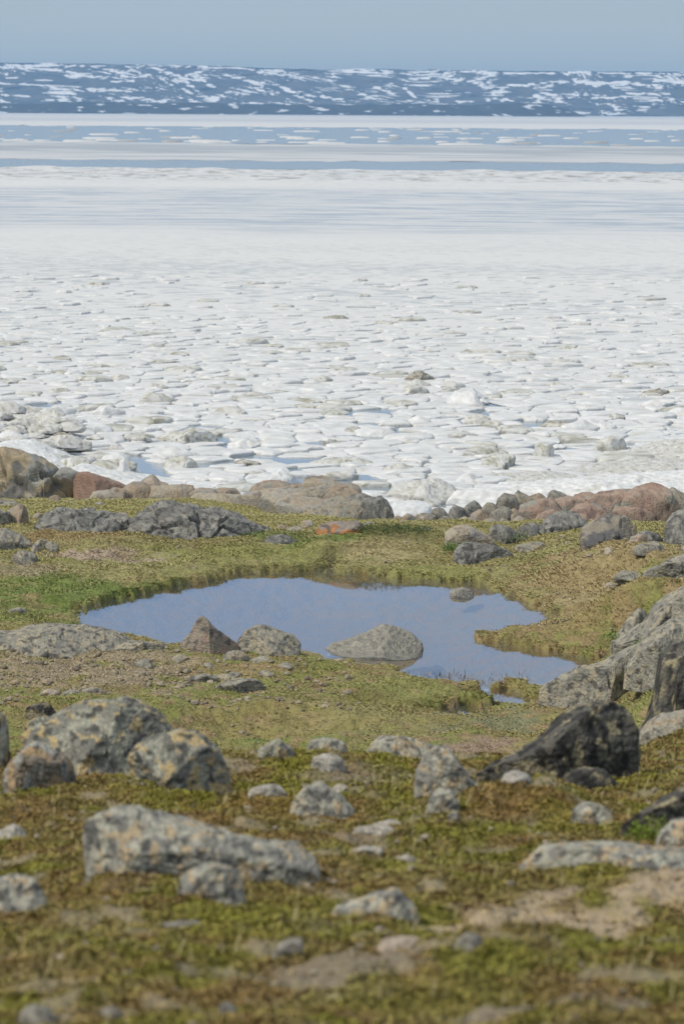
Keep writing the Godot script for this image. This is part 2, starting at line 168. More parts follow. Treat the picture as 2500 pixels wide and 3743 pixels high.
	["stone","little pale slab in the turf near the pond","stone","","plainl",-0.577,0.185,-30.061,0.11,0.5,5,0.8,[-0.074,0.004,-0.061,0.021,-0.023,0.035,0.03,0.027,0.064,0.014,0.073,0.004]],
	["stone","pale stone in the turf left of the pond","stone","","plainl",-3.82,0.107,-33.811,0.11,0.5,5,0.8,[-0.108,0.004,-0.085,0.025,0.027,0.057,0.055,0.05,0.101,0.025,0.108,0.005]],
	["boulder","steep grey boulder at the left edge of the far meadow","boulder","","slab",-4.523,0.153,-38.542,0.35,0.5,7,0.8,[-0.415,0.039,-0.238,0.206,-0.003,0.261,0.201,0.174,0.346,0.074,0.416,0.004]],
	["boulder","low grey rock to the right of the steep edge boulder","boulder","","slab",-4.033,0.161,-38.399,0.18,0.42,9,1,[-0.117,0.004,-0.08,0.06,-0.018,0.118,0.082,0.111,0.105,0.062,0.117,0.004]],
	["boulder","flat pale rock right of the steep edge boulder","boulder","","plainl",-3.885,0.17,-38.432,0.15,0.42,9,1,[-0.105,0.006,-0.09,0.08,-0.011,0.087,0.046,0.065,0.095,0.033,0.105,0.007]],
	["boulder","peaked grey rock in the left meadow","boulder","","slab",-4.13,0.118,-37.46,0.2,0.42,9,1,[-0.17,0.026,-0.15,0.111,-0.06,0.16,0.071,0.13,0.149,0.104,0.171,0.021]],
	["boulder","pinkish grey boulder at the left edge by the shore grass","boulder","","tan",-4.611,0.16,-40.687,0.25,0.42,9,1,[-0.179,0.005,-0.103,0.174,0.052,0.262,0.144,0.244,0.18,0.089,0.179,0.008]],
	["boulder","dark boulder cut by the left edge beside the pinkish one","boulder","","slab",-4.889,0.167,-40.487,0.25,0.42,9,1,[-0.233,0.041,-0.125,0.171,-0.105,0.261,0.108,0.177,0.216,0.167,0.234,0.049]],
	["boulder","flat dark rock at the left edge in the shore grass","boulder","","slab",-5.236,-0.103,-44.5,0.3,0.42,9,1,[-0.39,0.011,-0.119,0.136,0.15,0.11,0.338,0.016,0.392,0.004]],
	["boulder","long grey jagged outcrop left of the far meadow","outcrop","","schist",-3.594,0.188,-40.052,0.55,0.55,9,1.2,[-0.683,0.041,-0.592,0.121,-0.512,0.263,-0.317,0.288,-0.165,0.265,0.047,0.279,0.29,0.237,0.533,0.196,0.684,0.13,0.654,0.037]],
	["boulder","great dark grey humped outcrop behind the far meadow","outcrop","","schist",-2.022,0.192,-39.74,0.8,0.6,9,1.3,[-0.986,0.047,-0.895,0.2,-0.774,0.31,-0.623,0.396,-0.352,0.422,-0.111,0.399,0.069,0.346,0.31,0.317,0.521,0.27,0.672,0.198,0.853,0.114,0.986,0.004]],
	["boulder","grey hummock between the jagged and the humped outcrops","outcrop","","schist",-3.074,0.18,-40.215,0.3,0.42,9,1,[-0.244,0.045,-0.221,0.154,0.122,0.194,0.212,0.158,0.211,0.11,0.244,0.047]],
	["boulder","mossy rock hump in the green turf behind the pond","boulder","","schist",-0.832,0.176,-38.987,0.25,0.42,9,1,[-0.255,0.004,-0.166,0.084,-0.018,0.115,0.148,0.086,0.254,0.004]],
	["boulder","long brown boulder with an orange stained face near the shore","boulder","","stain",-0.022,0.356,-39.215,0.3,0.55,6,0.8,[-0.345,0.019,-0.239,0.091,-0.031,0.129,0.118,0.154,0.267,0.131,0.345,0.047]],
	["boulder","blocky tan faced boulder at the right of the far meadow","boulder","","tanl",1.733,0.174,-39.015,0.3,0.5,6,0.9,[-0.344,0.004,-0.322,0.139,-0.186,0.194,-0.068,0.219,0.08,0.172,0.247,0.077,0.343,0.004]],
	["boulder","long grey slab lying before the tan faced boulder","boulder","","schist",1.883,0.157,-37.921,0.22,0.5,5,0.7,[-0.405,0.102,-0.337,0.189,-0.176,0.214,0.112,0.175,0.297,0.135,0.39,0.072,0.403,0.014]],
	["boulder","grey boulder behind the tan faced boulder","boulder","","schist",2.216,0.176,-39.404,0.28,0.42,9,1,[-0.216,0.004,-0.194,0.164,-0.117,0.225,0.062,0.214,0.189,0.148,0.215,0.009]],
	["boulder","craggy grey boulder between the tan faced and the great split boulder","boulder","","schist",2.627,0.204,-39.565,0.3,0.42,9,1,[-0.223,0.005,-0.204,0.129,-0.067,0.201,0.012,0.186,0.195,0.111,0.221,0.018]],
	["boulder","dark grey outcrop below the pink shore granite","outcrop","","schist",3.078,0.263,-39.67,0.4,0.42,9,1,[-0.332,0.025,-0.244,0.165,-0.035,0.24,0.206,0.217,0.329,0.09]],
	["boulder","great split boulder with a tan left face, right of the far meadow","boulder","","split",3.475,0.49,-37.248,0.45,0.6,5,0.8,[-0.397,0.018,-0.365,0.156,-0.192,0.265,0.005,0.324,0.22,0.314,0.324,0.183,0.395,0.024]],
	["boulder","steep dark boulder cut by the right edge near the shore","boulder","","schist",4.423,0.566,-36.57,0.4,0.42,9,1,[-0.323,0.01,-0.338,0.184,-0.252,0.347,-0.11,0.421,0.156,0.423,0.332,0.043]],
	["boulder","low ragged rock between the split boulder and the right edge","boulder","","schist",3.932,0.545,-36.788,0.25,0.42,9,1,[-0.182,0.035,-0.145,0.124,-0.021,0.172,0.046,0.151,0.153,0.102,0.181,0.031]],
	["boulder","pinkish stone at the right foot of the split boulder","stone","","pinkish",3.765,0.571,-36.516,0.12,0.42,9,1,[-0.125,0.015,-0.097,0.076,0.047,0.118,0.097,0.108,0.11,0.057,0.124,0.018]],
	["boulder","flat grey rock in the brown turf below the craggy boulder","boulder","","slab",2.566,0.185,-38.699,0.18,0.42,9,1,[-0.247,0.026,-0.209,0.057,0.075,0.105,0.134,0.095,0.215,0.04,0.246,0.017]],
	["boulder","low grey rock in the brown right meadow","boulder","","slab",3.499,0.689,-34.538,0.25,0.42,9,1,[-0.221,0.016,-0.199,0.073,-0.089,0.095,0.095,0.068,0.186,0.062,0.22,0.004]],
	["boulder","grey ledge behind the low rock of the right meadow","boulder","","slab",3.762,0.672,-35.171,0.22,0.42,9,1,[-0.201,0.015,-0.183,0.057,0.021,0.105,0.108,0.098,0.167,0.062,0.2,0.005]],
	["stone","small tan block in the right meadow","stone","","tanl",3.355,0.574,-35.972,0.13,0.5,6,0.8,[-0.069,0.007,-0.062,0.044,-0.006,0.059,0.026,0.041,0.055,0.028,0.068,0.006]],
	["stone","white stone in the right meadow","stone","","pale",3.299,0.609,-34.972,0.13,0.5,6,0.8,[-0.085,0.004,-0.074,0.017,-0.011,0.033,0.028,0.027,0.077,0.016,0.085,0.004]],
	["stone","rock at the right edge of the brown meadow","stone","","slab",4.339,0.658,-35.422,0.13,0.5,6,0.8,[-0.162,0.019,-0.128,0.08,0.027,0.119,0.104,0.109,0.15,0.078,0.161,0.016]],
	["stone","thin stone near the low rock of the right meadow","stone","","plainl",3.686,0.706,-34.072,0.13,0.5,6,0.8,[-0.078,0.006,-0.065,0.02,0.007,0.036,0.032,0.029,0.067,0.017,0.077,0.004]],
	["stone","small stone in the shore grass left of the jagged outcrop","stone","","tan",-4.418,0.102,-41.821,0.13,0.5,6,0.8,[-0.079,0.007,-0.057,0.04,-0.009,0.077,0.04,0.071,0.074,0.053,0.079,0.018]],
	["stone","small red stone in the shore grass","stone","","pinkish",-3.254,0.052,-42.571,0.13,0.5,6,0.8,[-0.097,0.004,-0.078,0.031,0.002,0.057,0.037,0.05,0.088,0.026,0.097,0.004]],
	["stone","small stone at the foot of the rust coloured shore rock","stone","","tan",-4.123,-0.283,-46.371,0.13,0.5,6,0.8,[-0.123,0.01,-0.066,0.035,0.029,0.075,0.082,0.064,0.111,0.053,0.123,0.011]],
	["stone","pale stone in the shore grass near the left crag","stone","","plainl",-4.289,-0.197,-45.521,0.13,0.5,6,0.8,[-0.086,0.019,-0.076,0.045,-0.012,0.059,0.013,0.05,0.08,0.036,0.086,0.014]],
	["stone","white flat stone at the foot of the shore blocks","stone","","pale",-3.849,-0.207,-45.621,0.13,0.5,6,0.8,[-0.086,0.014,-0.069,0.043,0.017,0.059,0.036,0.057,0.076,0.026,0.087,0.011]],
	["stone","dark stone at the foot of the left crag","stone","","tan",-4.668,-0.32,-46.721,0.13,0.5,6,0.8,[-0.106,0.025,-0.084,0.08,0.015,0.104,0.062,0.097,0.096,0.059,0.106,0.02]],
	["stone","reddish stone among the gravel behind the turf","stone","","tan",-0.818,0.163,-40.621,0.13,0.5,6,0.8,[-0.117,0.015,-0.098,0.054,-0.029,0.082,0.007,0.067,0.099,0.031,0.117,0.006]],
	["stone","pink block among the gravel behind the turf","stone","","pinkish",-0.489,0.153,-40.871,0.13,0.5,6,0.8,[-0.093,0.004,-0.082,0.057,0.027,0.084,0.073,0.073,0.078,0.043,0.093,0.004]],
	["stone","grey stone beside the humped outcrop","stone","","schist",-1.101,0.174,-40.271,0.13,0.5,6,0.8,[-0.113,0.018,-0.093,0.047,-0.04,0.068,0.042,0.056,0.096,0.033,0.113,0.004]],
	["stone","grey stone among the gravel behind the turf","stone","","plainl",-0.651,0.174,-40.371,0.13,0.5,6,0.8,[-0.138,0.004,-0.11,0.03,-0.011,0.058,0.055,0.057,0.112,0.029,0.138,0.005]],
	["stone","small grey stone right of the orange stained boulder","stone","","schist",0.385,0.158,-40.771,0.13,0.5,6,0.8,[-0.099,0.004,-0.063,0.035,-0.006,0.073,0.052,0.056,0.093,0.05,0.099,0.006]],
	["stone","small stone in the grass before the inlet","stone","","plainl",1.148,0.325,-39.571,0.13,0.5,6,0.8,[-0.09,0.004,-0.081,0.042,0.024,0.057,0.048,0.053,0.077,0.024,0.09,0.005]],
	["crag","big grey and tan crag at the left end of the shore","crag","","crag",-5.6,-0.83,-50.5,0.8,0.5,9,1.2,[-1.085,0.533,-0.852,0.842,-0.546,0.898,-0.317,0.876,-0.165,0.793,0.217,0.78,0.407,0.696,0.597,0.59,0.826,0.561,0.994,0.5,1.092,0.239]],
	["crag","smooth rust coloured shore rock sloping right from the left crag","crag","","rust",-4.148,-0.765,-50.2,0.6,0.7,3,0.6,[-0.538,0.364,-0.461,0.488,-0.294,0.496,-0.028,0.414,0.176,0.339,0.389,0.248,0.541,0.103]],
	["boulder","dark brown rock piled on top of the left crag","boulder","","tan",-5.869,-0.247,-51.4,0.3,0.6,8,1,[-0.31,0.105,-0.269,0.218,-0.141,0.281,-0.028,0.262,0.281,0.177,0.312,0.058]],
	["shore_block","tan shore block, at the left end of the block row by the rust rock","rock","fractured rock blocks along the shore","tanl",-4.01,-0.585,-48.645,0.205,0.2,10,0.55,[-0.249,0.087,-0.205,0.151,0.064,0.17,0.17,0.161,0.23,0.077,0.25,0.061]],
	["shore_block","brown shore block, second from the left in the block row","rock","fractured rock blocks along the shore","tan",-3.748,-0.584,-48.6,0.183,0.2,10,0.55,[-0.222,0.104,-0.171,0.203,0.05,0.239,0.107,0.194,0.205,0.115,0.223,0.078]],
	["shore_block","brown shore block, third from the left in the block row","rock","fractured rock blocks along the shore","tan",-3.474,-0.578,-48.735,0.231,0.2,10,0.55,[-0.281,0.126,-0.242,0.188,-0.091,0.274,0.15,0.259,0.259,0.17,0.282,0.087]],
	["shore_block","pink shore block, crowning the left end of the block row","rock","fractured rock blocks along the shore","pinkish",-3.234,-0.562,-49.185,0.234,0.2,10,0.55,[-0.288,0.101,-0.233,0.233,-0.001,0.326,0.139,0.218,0.266,0.21,0.289,0.1]],
	["shore_block","tan shore block, broad, under the pink block at the left of the row","rock","fractured rock blocks along the shore","tanl",-2.856,-0.578,-48.6,0.337,0.2,10,0.55,[-0.41,0.105,-0.332,0.301,0.082,0.323,0.219,0.308,0.377,0.178,0.41,0.1]],
	["shore_block","brown shore block, low, in front at the left of the row","rock","fractured rock blocks along the shore","tan",-2.712,-0.58,-48.51,0.227,0.2,10,0.55,[-0.276,0.135,-0.223,0.246,0.015,0.266,0.207,0.25,0.254,0.131,0.276,0.085]],
	["shore_block","pink shore block, flat, left of the middle of the row","rock","fractured rock blocks along the shore","pinkish",-2.344,-0.578,-48.51,0.271,0.2,10,0.55,[-0.329,0.097,-0.263,0.177,-0.147,0.244,0.176,0.209,0.303,0.103,0.329,0.08]],
	["shore_block","brown shore block, far back, left of the middle of the row","rock","fractured rock blocks along the shore","tan",-2.046,-0.562,-48.96,0.278,0.2,10,0.55,[-0.341,0.113,-0.287,0.168,0.053,0.22,0.202,0.17,0.314,0.122,0.341,0.074]],
	["shore_block","tan shore block, widest of the low front blocks left of the middle","rock","fractured rock blocks along the shore","tanl",-2.057,-0.598,-47.7,0.447,0.2,10,0.55,[-0.534,0.157,-0.413,0.288,-0.257,0.308,0.362,0.287,0.491,0.128,0.534,0.098]],
	["shore_block","brown shore block, low, in the middle gap of the row","rock","fractured rock blocks along the shore","tan",-1.751,-0.593,-47.79,0.293,0.2,10,0.55,[-0.351,0.14,-0.298,0.212,-0.173,0.254,0.159,0.186,0.322,0.173,0.35,0.083]],
	["shore_block","tan shore block, upright, just left of the high middle cluster","rock","fractured rock blocks along the shore","tanl",-1.452,-0.594,-47.7,0.213,0.2,10,0.55,[-0.254,0.097,-0.208,0.273,0.064,0.297,0.139,0.23,0.233,0.163,0.253,0.092]],
	["shore_block","pink shore block, long flat topped, at the back of the middle cluster","rock","fractured rock blocks along the shore","pinkish",-1.133,-0.556,-48.96,0.374,0.2,10,0.55,[-0.458,0.156,-0.36,0.252,0.062,0.29,0.327,0.199,0.42,0.195,0.457,0.092]],
	["shore_block","tan shore block, big, in the front of the middle cluster","rock","fractured rock blocks along the shore","tanl",-0.891,-0.592,-47.61,0.454,0.2,10,0.55,[-0.542,0.096,-0.457,0.292,0.125,0.351,0.296,0.331,0.497,0.194,0.541,0.108]],
	["shore_block","brown shore block, behind the big front block of the middle cluster","rock","fractured rock blocks along the shore","tan",-0.608,-0.566,-48.51,0.3,0.2,10,0.55,[-0.365,0.115,-0.306,0.228,-0.161,0.314,0.176,0.275,0.334,0.214,0.364,0.098]],
	["shore_block","tan shore block, highest of all the shore blocks, a sloping hump","rock","fractured rock blocks along the shore","tanl",-0.276,-0.564,-48.51,0.41,0.2,10,0.55,[-0.499,0.115,-0.386,0.359,-0.039,0.384,0.282,0.284,0.457,0.217,0.497,0.116]],
	["shore_block","tan shore block, lowest front slab of the middle cluster","rock","fractured rock blocks along the shore","tanl",-0.595,-0.602,-47.07,0.454,0.2,10,0.55,[-0.536,0.176,-0.466,0.25,-0.245,0.318,0.391,0.218,0.492,0.173,0.535,0.1]],
	["shore_block","brown shore block, on the right shoulder of the highest hump","rock","fractured rock blocks along the shore","tan",0.054,-0.58,-47.835,0.3,0.2,10,0.55,[-0.361,0.196,-0.287,0.305,0.091,0.353,0.229,0.318,0.33,0.15,0.359,0.107]],
	["shore_block","pale grey shore block, front slab at the right of the block row","rock","fractured rock blocks along the shore","plainl",0.126,-0.602,-46.8,0.447,0.2,10,0.55,[-0.525,0.119,-0.418,0.26,-0.14,0.29,0.304,0.282,0.48,0.188,0.523,0.092]],
	["shore_block","dark grey shore block, jagged, right of the highest hump","rock","fractured rock blocks along the shore","schist",0.378,-0.583,-47.61,0.264,0.2,10,0.55,[-0.316,0.198,-0.275,0.26,0.024,0.323,0.185,0.244,0.288,0.166,0.314,0.099]],
	["shore_block","dark grey shore block, rightmost high block before the icy inlet","rock","fractured rock blocks along the shore","schist",0.556,-0.601,-46.71,0.249,0.2,10,0.55,[-0.292,0.106,-0.25,0.335,0.075,0.358,0.184,0.291,0.267,0.175,0.291,0.107]],
	["shore_block","pale grey shore block, small slab under the right front of the row","rock","fractured rock blocks along the shore","plainl",-0.229,-0.606,-46.71,0.374,0.2,10,0.55,[-0.438,0.069,-0.362,0.208,0.083,0.237,0.242,0.215,0.401,0.149,0.437,0.078]],
	["shore_block","pink shore block, small, perched at the left of the middle cluster","rock","fractured rock blocks along the shore","pinkish",-1.223,-0.547,-49.23,0.161,0.2,10,0.55,[-0.199,0.102,-0.167,0.17,-0.042,0.192,0.132,0.147,0.182,0.108,0.198,0.066]],
	["shore_block","grey shore block, last block before the ice of the inlet","rock","fractured rock blocks along the shore","plain",0.683,-0.6,-46.71,0.147,0.2,10,0.55,[-0.173,0.13,-0.145,0.18,0.042,0.237,0.109,0.2,0.157,0.099,0.171,0.076]],
	["granite_block","leftmost pink granite block of the red ledge","rock","pink granite blocks of the red ledge","pink",3.206,-0.608,-46.58,0.308,0.2,10,0.55,[-0.387,0.127,-0.312,0.264,-0.159,0.345,0.033,0.364,0.241,0.315,0.383,0.148]],
	["granite_block","pink granite block second from the left of the red ledge","rock","pink granite blocks of the red ledge","pink",3.713,-0.611,-46.88,0.316,0.2,10,0.55,[-0.4,0.136,-0.323,0.28,-0.165,0.351,0.033,0.395,0.249,0.347,0.395,0.159]],
	["granite_block","high pink granite block in the middle of the red ledge","rock","pink granite blocks of the red ledge","pink",4.314,-0.609,-47,0.344,0.2,10,0.55,[-0.438,0.153,-0.354,0.349,-0.182,0.43,0.035,0.453,0.27,0.405,0.431,0.18]],
	["granite_block","biggest pink granite block of the red ledge","rock","pink granite blocks of the red ledge","pink",5.032,-0.602,-46.88,0.415,0.2,10,0.55,[-0.526,0.172,-0.426,0.391,-0.219,0.472,0.041,0.517,0.324,0.482,0.518,0.203]],
	["granite_block","low pink block under the middle of the red ledge","rock","pink granite blocks of the red ledge","pink",3.94,-0.595,-46.28,0.322,0.2,10,0.55,[-0.402,0.107,-0.324,0.233,-0.165,0.252,0.035,0.298,0.251,0.249,0.398,0.125]],
	["granite_block","low pink block under the biggest block of the red ledge","rock","pink granite blocks of the red ledge","pink",4.708,-0.596,-46.52,0.288,0.2,10,0.55,[-0.362,0.107,-0.293,0.242,-0.149,0.25,0.03,0.299,0.225,0.257,0.357,0.126]],
	["granite_block","pink granite block at the right end of the red ledge","rock","pink granite blocks of the red ledge","pink",5.277,-0.6,-46.88,0.26,0.2,10,0.55,[-0.33,0.117,-0.267,0.24,-0.138,0.315,0.025,0.33,0.203,0.274,0.324,0.136]],
	["granite_block","small pink block at the front left of the red ledge","rock","pink granite blocks of the red ledge","pink",3.37,-0.602,-46.4,0.212,0.2,10,0.55,[-0.265,0.091,-0.214,0.195,-0.109,0.213,0.022,0.242,0.166,0.192,0.262,0.105]],
	["shore_boulder","pale grey boulder left of the red ledge, largest of the rubble","rock","boulder rubble beside the inlet","plainl",2.424,-0.607,-47.2,0.175,0.3,10,0.6,[-0.198,0.054,-0.112,0.189,-0.031,0.274,0.087,0.226,0.175,0.159,0.196,0.042]],
	["shore_boulder","grey boulder behind the left end of the red ledge","rock","boulder rubble beside the inlet","plain",2.772,-0.619,-47.98,0.191,0.3,10,0.6,[-0.219,0.074,-0.19,0.196,-0.067,0.271,0.125,0.242,0.194,0.142,0.218,0.041]],
	["shore_boulder","pale boulder highest behind the left end of the red ledge","rock","boulder rubble beside the inlet","plainl",3.015,-0.623,-48.4,0.191,0.3,10,0.6,[-0.221,0.09,-0.173,0.211,-0.06,0.266,-0.01,0.231,0.203,0.16,0.219,0.052]],
	["shore_boulder","brown boulder behind the red ledge's left part","rock","boulder rubble beside the inlet","tan",3.318,-0.625,-48.7,0.181,0.3,10,0.6,[-0.211,0.046,-0.193,0.153,0.014,0.216,0.079,0.185,0.195,0.097,0.21,0.04]],
	["shore_boulder","grey boulder peeping over the red ledge","rock","boulder rubble beside the inlet","plain",3.683,-0.626,-49,0.191,0.3,10,0.6,[-0.224,0.062,-0.191,0.189,-0.069,0.209,0.124,0.164,0.188,0.135,0.222,0.05]],
	["shore_boulder","grey boulder in front at the left of the red ledge","rock","boulder rubble beside the inlet","plain",2.607,-0.586,-46.3,0.222,0.3,10,0.6,[-0.247,0.084,-0.217,0.213,0.029,0.27,0.088,0.258,0.2,0.133,0.245,0.037]],
	["shore_boulder","dark boulder at the water's edge of the inlet","rock","boulder rubble beside the inlet","schist",2.165,-0.61,-47.26,0.165,0.3,10,0.6,[-0.187,0.075,-0.152,0.165,0.014,0.253,0.075,0.213,0.151,0.13,0.186,0.047]],
	["shore_boulder","brown boulder against the left end of the red ledge","rock","boulder rubble beside the inlet","tan",2.748,-0.585,-46.3,0.159,0.3,10,0.6,[-0.176,0.037,-0.156,0.152,0.025,0.22,0.094,0.185,0.16,0.113,0.175,0.056]],
	["shore_boulder","dark boulder right of the blue water of the inlet","rock","boulder rubble beside the inlet","schist",1.893,-0.604,-46.9,0.159,0.3,10,0.6,[-0.179,0.078,-0.16,0.162,-0.063,0.222,0.1,0.179,0.157,0.119,0.177,0.061]],
	["shore_boulder","brown rock in the middle of the rubble","rock","boulder rubble beside the inlet","tan",2.244,-0.591,-46.42,0.175,0.3,10,0.6,[-0.194,0.056,-0.163,0.154,-0.022,0.206,0.095,0.187,0.155,0.136,0.193,0.051]],
	["shore_boulder","grey rock under the blue water of the inlet","rock","boulder rubble beside the inlet","plain",1.59,-0.601,-46.66,0.149,0.3,10,0.6,[-0.167,0.067,-0.141,0.164,-0.02,0.193,0.055,0.174,0.138,0.098,0.166,0.054]],
	["shore_boulder","pale rock left of the blue water of the inlet","rock","boulder rubble beside the inlet","plainl",1.332,-0.6,-46.54,0.175,0.3,10,0.6,[-0.194,0.03,-0.117,0.117,-0.009,0.178,0.083,0.134,0.183,0.104,0.194,0.049]],
	["shore_boulder","brown rock at the foot of the inlet's ice","rock","boulder rubble beside the inlet","tan",1.065,-0.599,-46.42,0.127,0.3,10,0.6,[-0.141,0.029,-0.11,0.087,-0.006,0.163,0.087,0.125,0.128,0.086,0.14,0.042]],
	["shore_boulder","grey stone in the rubble before the inlet","rock","boulder rubble beside the inlet","plain",1.677,-0.592,-46.3,0.143,0.3,10,0.6,[-0.159,0.043,-0.083,0.082,-0.01,0.149,0.1,0.141,0.149,0.089,0.157,0.048]],
	["shore_boulder","tan stone in the rubble, right of the inlet","rock","boulder rubble beside the inlet","tanl",1.97,-0.587,-46.18,0.127,0.3,10,0.6,[-0.141,0.04,-0.081,0.102,0.009,0.149,0.083,0.141,0.126,0.076,0.139,0.053]],
	["shore_boulder","small brown stone at the left start of the rubble","rock","boulder rubble beside the inlet","tan",0.924,-0.6,-46.42,0.095,0.3,10,0.6,[-0.106,0.037,-0.095,0.109,-0.015,0.121,0.033,0.099,0.084,0.085,0.105,0.042]],
	["shore_boulder","small pink stone in the rubble before the inlet","rock","boulder rubble beside the inlet","pinkish",1.325,-0.594,-46.3,0.079,0.3,10,0.6,[-0.088,0.046,-0.073,0.105,-0.008,0.121,0.035,0.104,0.073,0.092,0.087,0.039]],
	["shore_boulder","pink stone at the front of the rubble","rock","boulder rubble beside the inlet","pinkish",2.344,-0.579,-45.94,0.127,0.3,10,0.6,[-0.14,0.044,-0.117,0.117,-0.058,0.147,0.046,0.118,0.112,0.112,0.139,0.04]],
	["shore_boulder","pale grey rock behind the right end of the red ledge","rock","boulder rubble beside the inlet","plainl",5.554,-0.592,-47.5,0.286,0.3,10,0.6,[-0.327,0.123,-0.296,0.292,-0.082,0.384,0.102,0.292,0.284,0.211,0.322,0.095]],
	["shore_boulder","pink stone at the front left of the red ledge","rock","boulder rubble beside the inlet","pinkish",2.849,-0.575,-45.94,0.143,0.3,10,0.6,[-0.157,0.034,-0.123,0.119,-0.018,0.169,0.083,0.123,0.14,0.105,0.156,0.058]],
	["shore_boulder","little grey stone above the rubble before the inlet","rock","boulder rubble beside the inlet","plain",1.791,-0.608,-47.02,0.095,0.3,10,0.6,[-0.107,0.035,-0.064,0.075,-0.015,0.115,0.063,0.093,0.094,0.082,0.107,0.027]],
	["shore_boulder","little dark stone beside the water's edge boulder","rock","boulder rubble beside the inlet","schist",2.055,-0.613,-47.38,0.095,0.3,10,0.6,[-0.108,0.048,-0.09,0.08,-0.005,0.123,0.049,0.123,0.093,0.068,0.107,0.041]],
	["shore_boulder","small dark stone at the front of the rubble","rock","boulder rubble beside the inlet","schist",1.132,-0.596,-46.3,0.095,0.3,10,0.6,[-0.106,0.042,-0.089,0.085,-0.035,0.106,0.04,0.097,0.087,0.084,0.105,0.029]],
	["shore_boulder","pale stone at the front of the rubble by the red ledge","rock","boulder rubble beside the inlet","plainl",2.594,-0.58,-46.06,0.095,0.3,10,0.6,[-0.105,0.037,-0.08,0.077,-0.033,0.134,0.052,0.101,0.099,0.068,0.104,0.044]],
	["shore_boulder","dark stone at the front of the red ledge","rock","boulder rubble beside the inlet","schist",3.041,-0.574,-45.94,0.127,0.3,10,0.6,[-0.14,0.035,-0.115,0.118,-0.035,0.148,0.08,0.117,0.117,0.107,0.139,0.047]],
	["shore_ledge","long low tan ledge under the left shore blocks","ledge","","tanl",-2.829,-0.761,-48.9,0.5,0.3,10,0.7,[-1.463,0.17,-1.204,0.291,-0.833,0.353,-0.462,0.401,-0.018,0.344,0.352,0.361,0.871,0.305,1.241,0.233,1.464,0.1]],
	["shore_ledge","broad tan ledge under the middle shore blocks","ledge","","tanl",-0.469,-0.839,-48.4,0.6,0.3,10,0.7,[-1.285,0.169,-1.066,0.43,-0.736,0.484,-0.296,0.531,0.144,0.564,0.51,0.522,0.805,0.391,1.099,0.296,1.284,0.112]],
	["shore_ledge","long red granite ledge carrying the pink blocks","ledge","","pink",4.414,-0.774,-47.6,0.6,0.3,10,0.7,[-1.554,0.099,-1.412,0.282,-0.981,0.38,-0.478,0.456,0.027,0.474,0.459,0.528,0.963,0.553,1.253,0.467,1.546,0.265]],
	["ice_ledge","long white shore ice ledge with a grey undercut front, behind the red ledge","ice","","snow",6.118,-3,-66.479,1.5,0.35,3,0.8,[-3.719,0.004,-3.642,0.156,-3.422,0.269,-2.94,0.323,-1.934,0.401,-0.928,0.448,0.077,0.546,1.082,0.614,2.087,0.671,3.695,0.733]],
	["ice_ledge","low snowy ice tongue between the white ledge and the boulder rubble","ice","","snow",3.978,-3,-65.407,1,0.5,2,0.5,[-1.34,0.004,-1.094,0.101,-0.55,0.195,0.144,0.23,0.837,0.254,1.335,0.138]],
	["ice_slab","bright white ice slab filling the inlet","ice","","snow",1.445,-3,-64.29,0.8,0.5,2,0.5,[-0.585,0.004,-0.431,0.143,-0.267,0.301,0.171,0.344,0.513,0.307,0.583,0.15]],
	["ice_ridge","dirty white ice ridge behind the inlet","ice","","dirtysnow",1.898,-3,-67.37,1.4,0.6,6,1.2,[-0.921,0.048,-0.667,0.255,-0.21,0.382,0.3,0.416,0.71,0.285,0.916,0.06]],
	["ice_ridge","low dirt streaked ice bank above the white ledge","ice","","dirtysnow",4.499,-3,-70.616,1.6,0.6,5,1.2,[-1.659,0.004,-1.019,0.086,-0.272,0.123,0.583,0.183,1.332,0.101,1.656,0.004]],
	["ice_ridge","broad dirty ice bank behind the white ledge at right","ice","","dirtysnow",7.549,-3,-72.745,2.2,0.6,5,1.2,[-2.534,0.004,-1.767,0.031,-0.887,0.104,0.101,0.199,0.981,0.227,2.083,0.146,2.529,0.004]],
	["ice_ridge","rising ice bank at the right edge beyond the tilted block","ice","","dirtysnow",8.891,-3,-75.802,2.4,0.6,6,1.2,[-1.837,0.004,-1.268,0.081,-0.47,0.294,0.215,0.391,1.131,0.42,1.828,0.032]],
	["ice_block","upright grey ice block standing alone right of the middle","ice","","dirtyice",5.287,-3,-75.472,0.35,0.35,6,1,[-0.275,0.034,-0.257,0.355,-0.098,0.402,0.153,0.381,0.269,0.267,0.25,0.037]],
	["ice_block","large dirty ice block with an undercut front left of the upright one","ice","","dirtyice",3.966,-3,-73.559,0.6,0.5,6,1,[-0.458,0.05,-0.327,0.23,-0.128,0.332,0.205,0.379,0.428,0.325,0.454,0.078]],
	["ice_block","tilted pale ice block near the right edge","ice","","dirtyice",7.192,-3,-77.334,0.6,0.45,6,1,[-0.446,0.011,-0.381,0.294,-0.067,0.414,0.343,0.346,0.442,0.064]],
	["ice_block","long low dirty ice block left of the middle","ice","","dirtyice",-4.238,-3,-79.21,0.7,0.5,7,1.1,[-0.826,0.063,-0.55,0.197,-0.131,0.248,0.108,0.322,0.563,0.277,0.826,0.062]],
	["ice_block","dirty ice hump before the long low block","ice","","dirtyice",-4.097,-3,-73.046,0.5,0.6,6,1.1,[-0.464,0.059,-0.265,0.26,0.067,0.318,0.398,0.176,0.464,0.02]],
	["ice_block","jagged white ice chunk behind the middle shore blocks","ice","","snow",-1.441,-3,-70.255,0.5,0.5,9,1.6,[-0.373,0.032,-0.256,0.204,-0.044,0.334,0.116,0.249,0.286,0.186,0.372,0.015]],
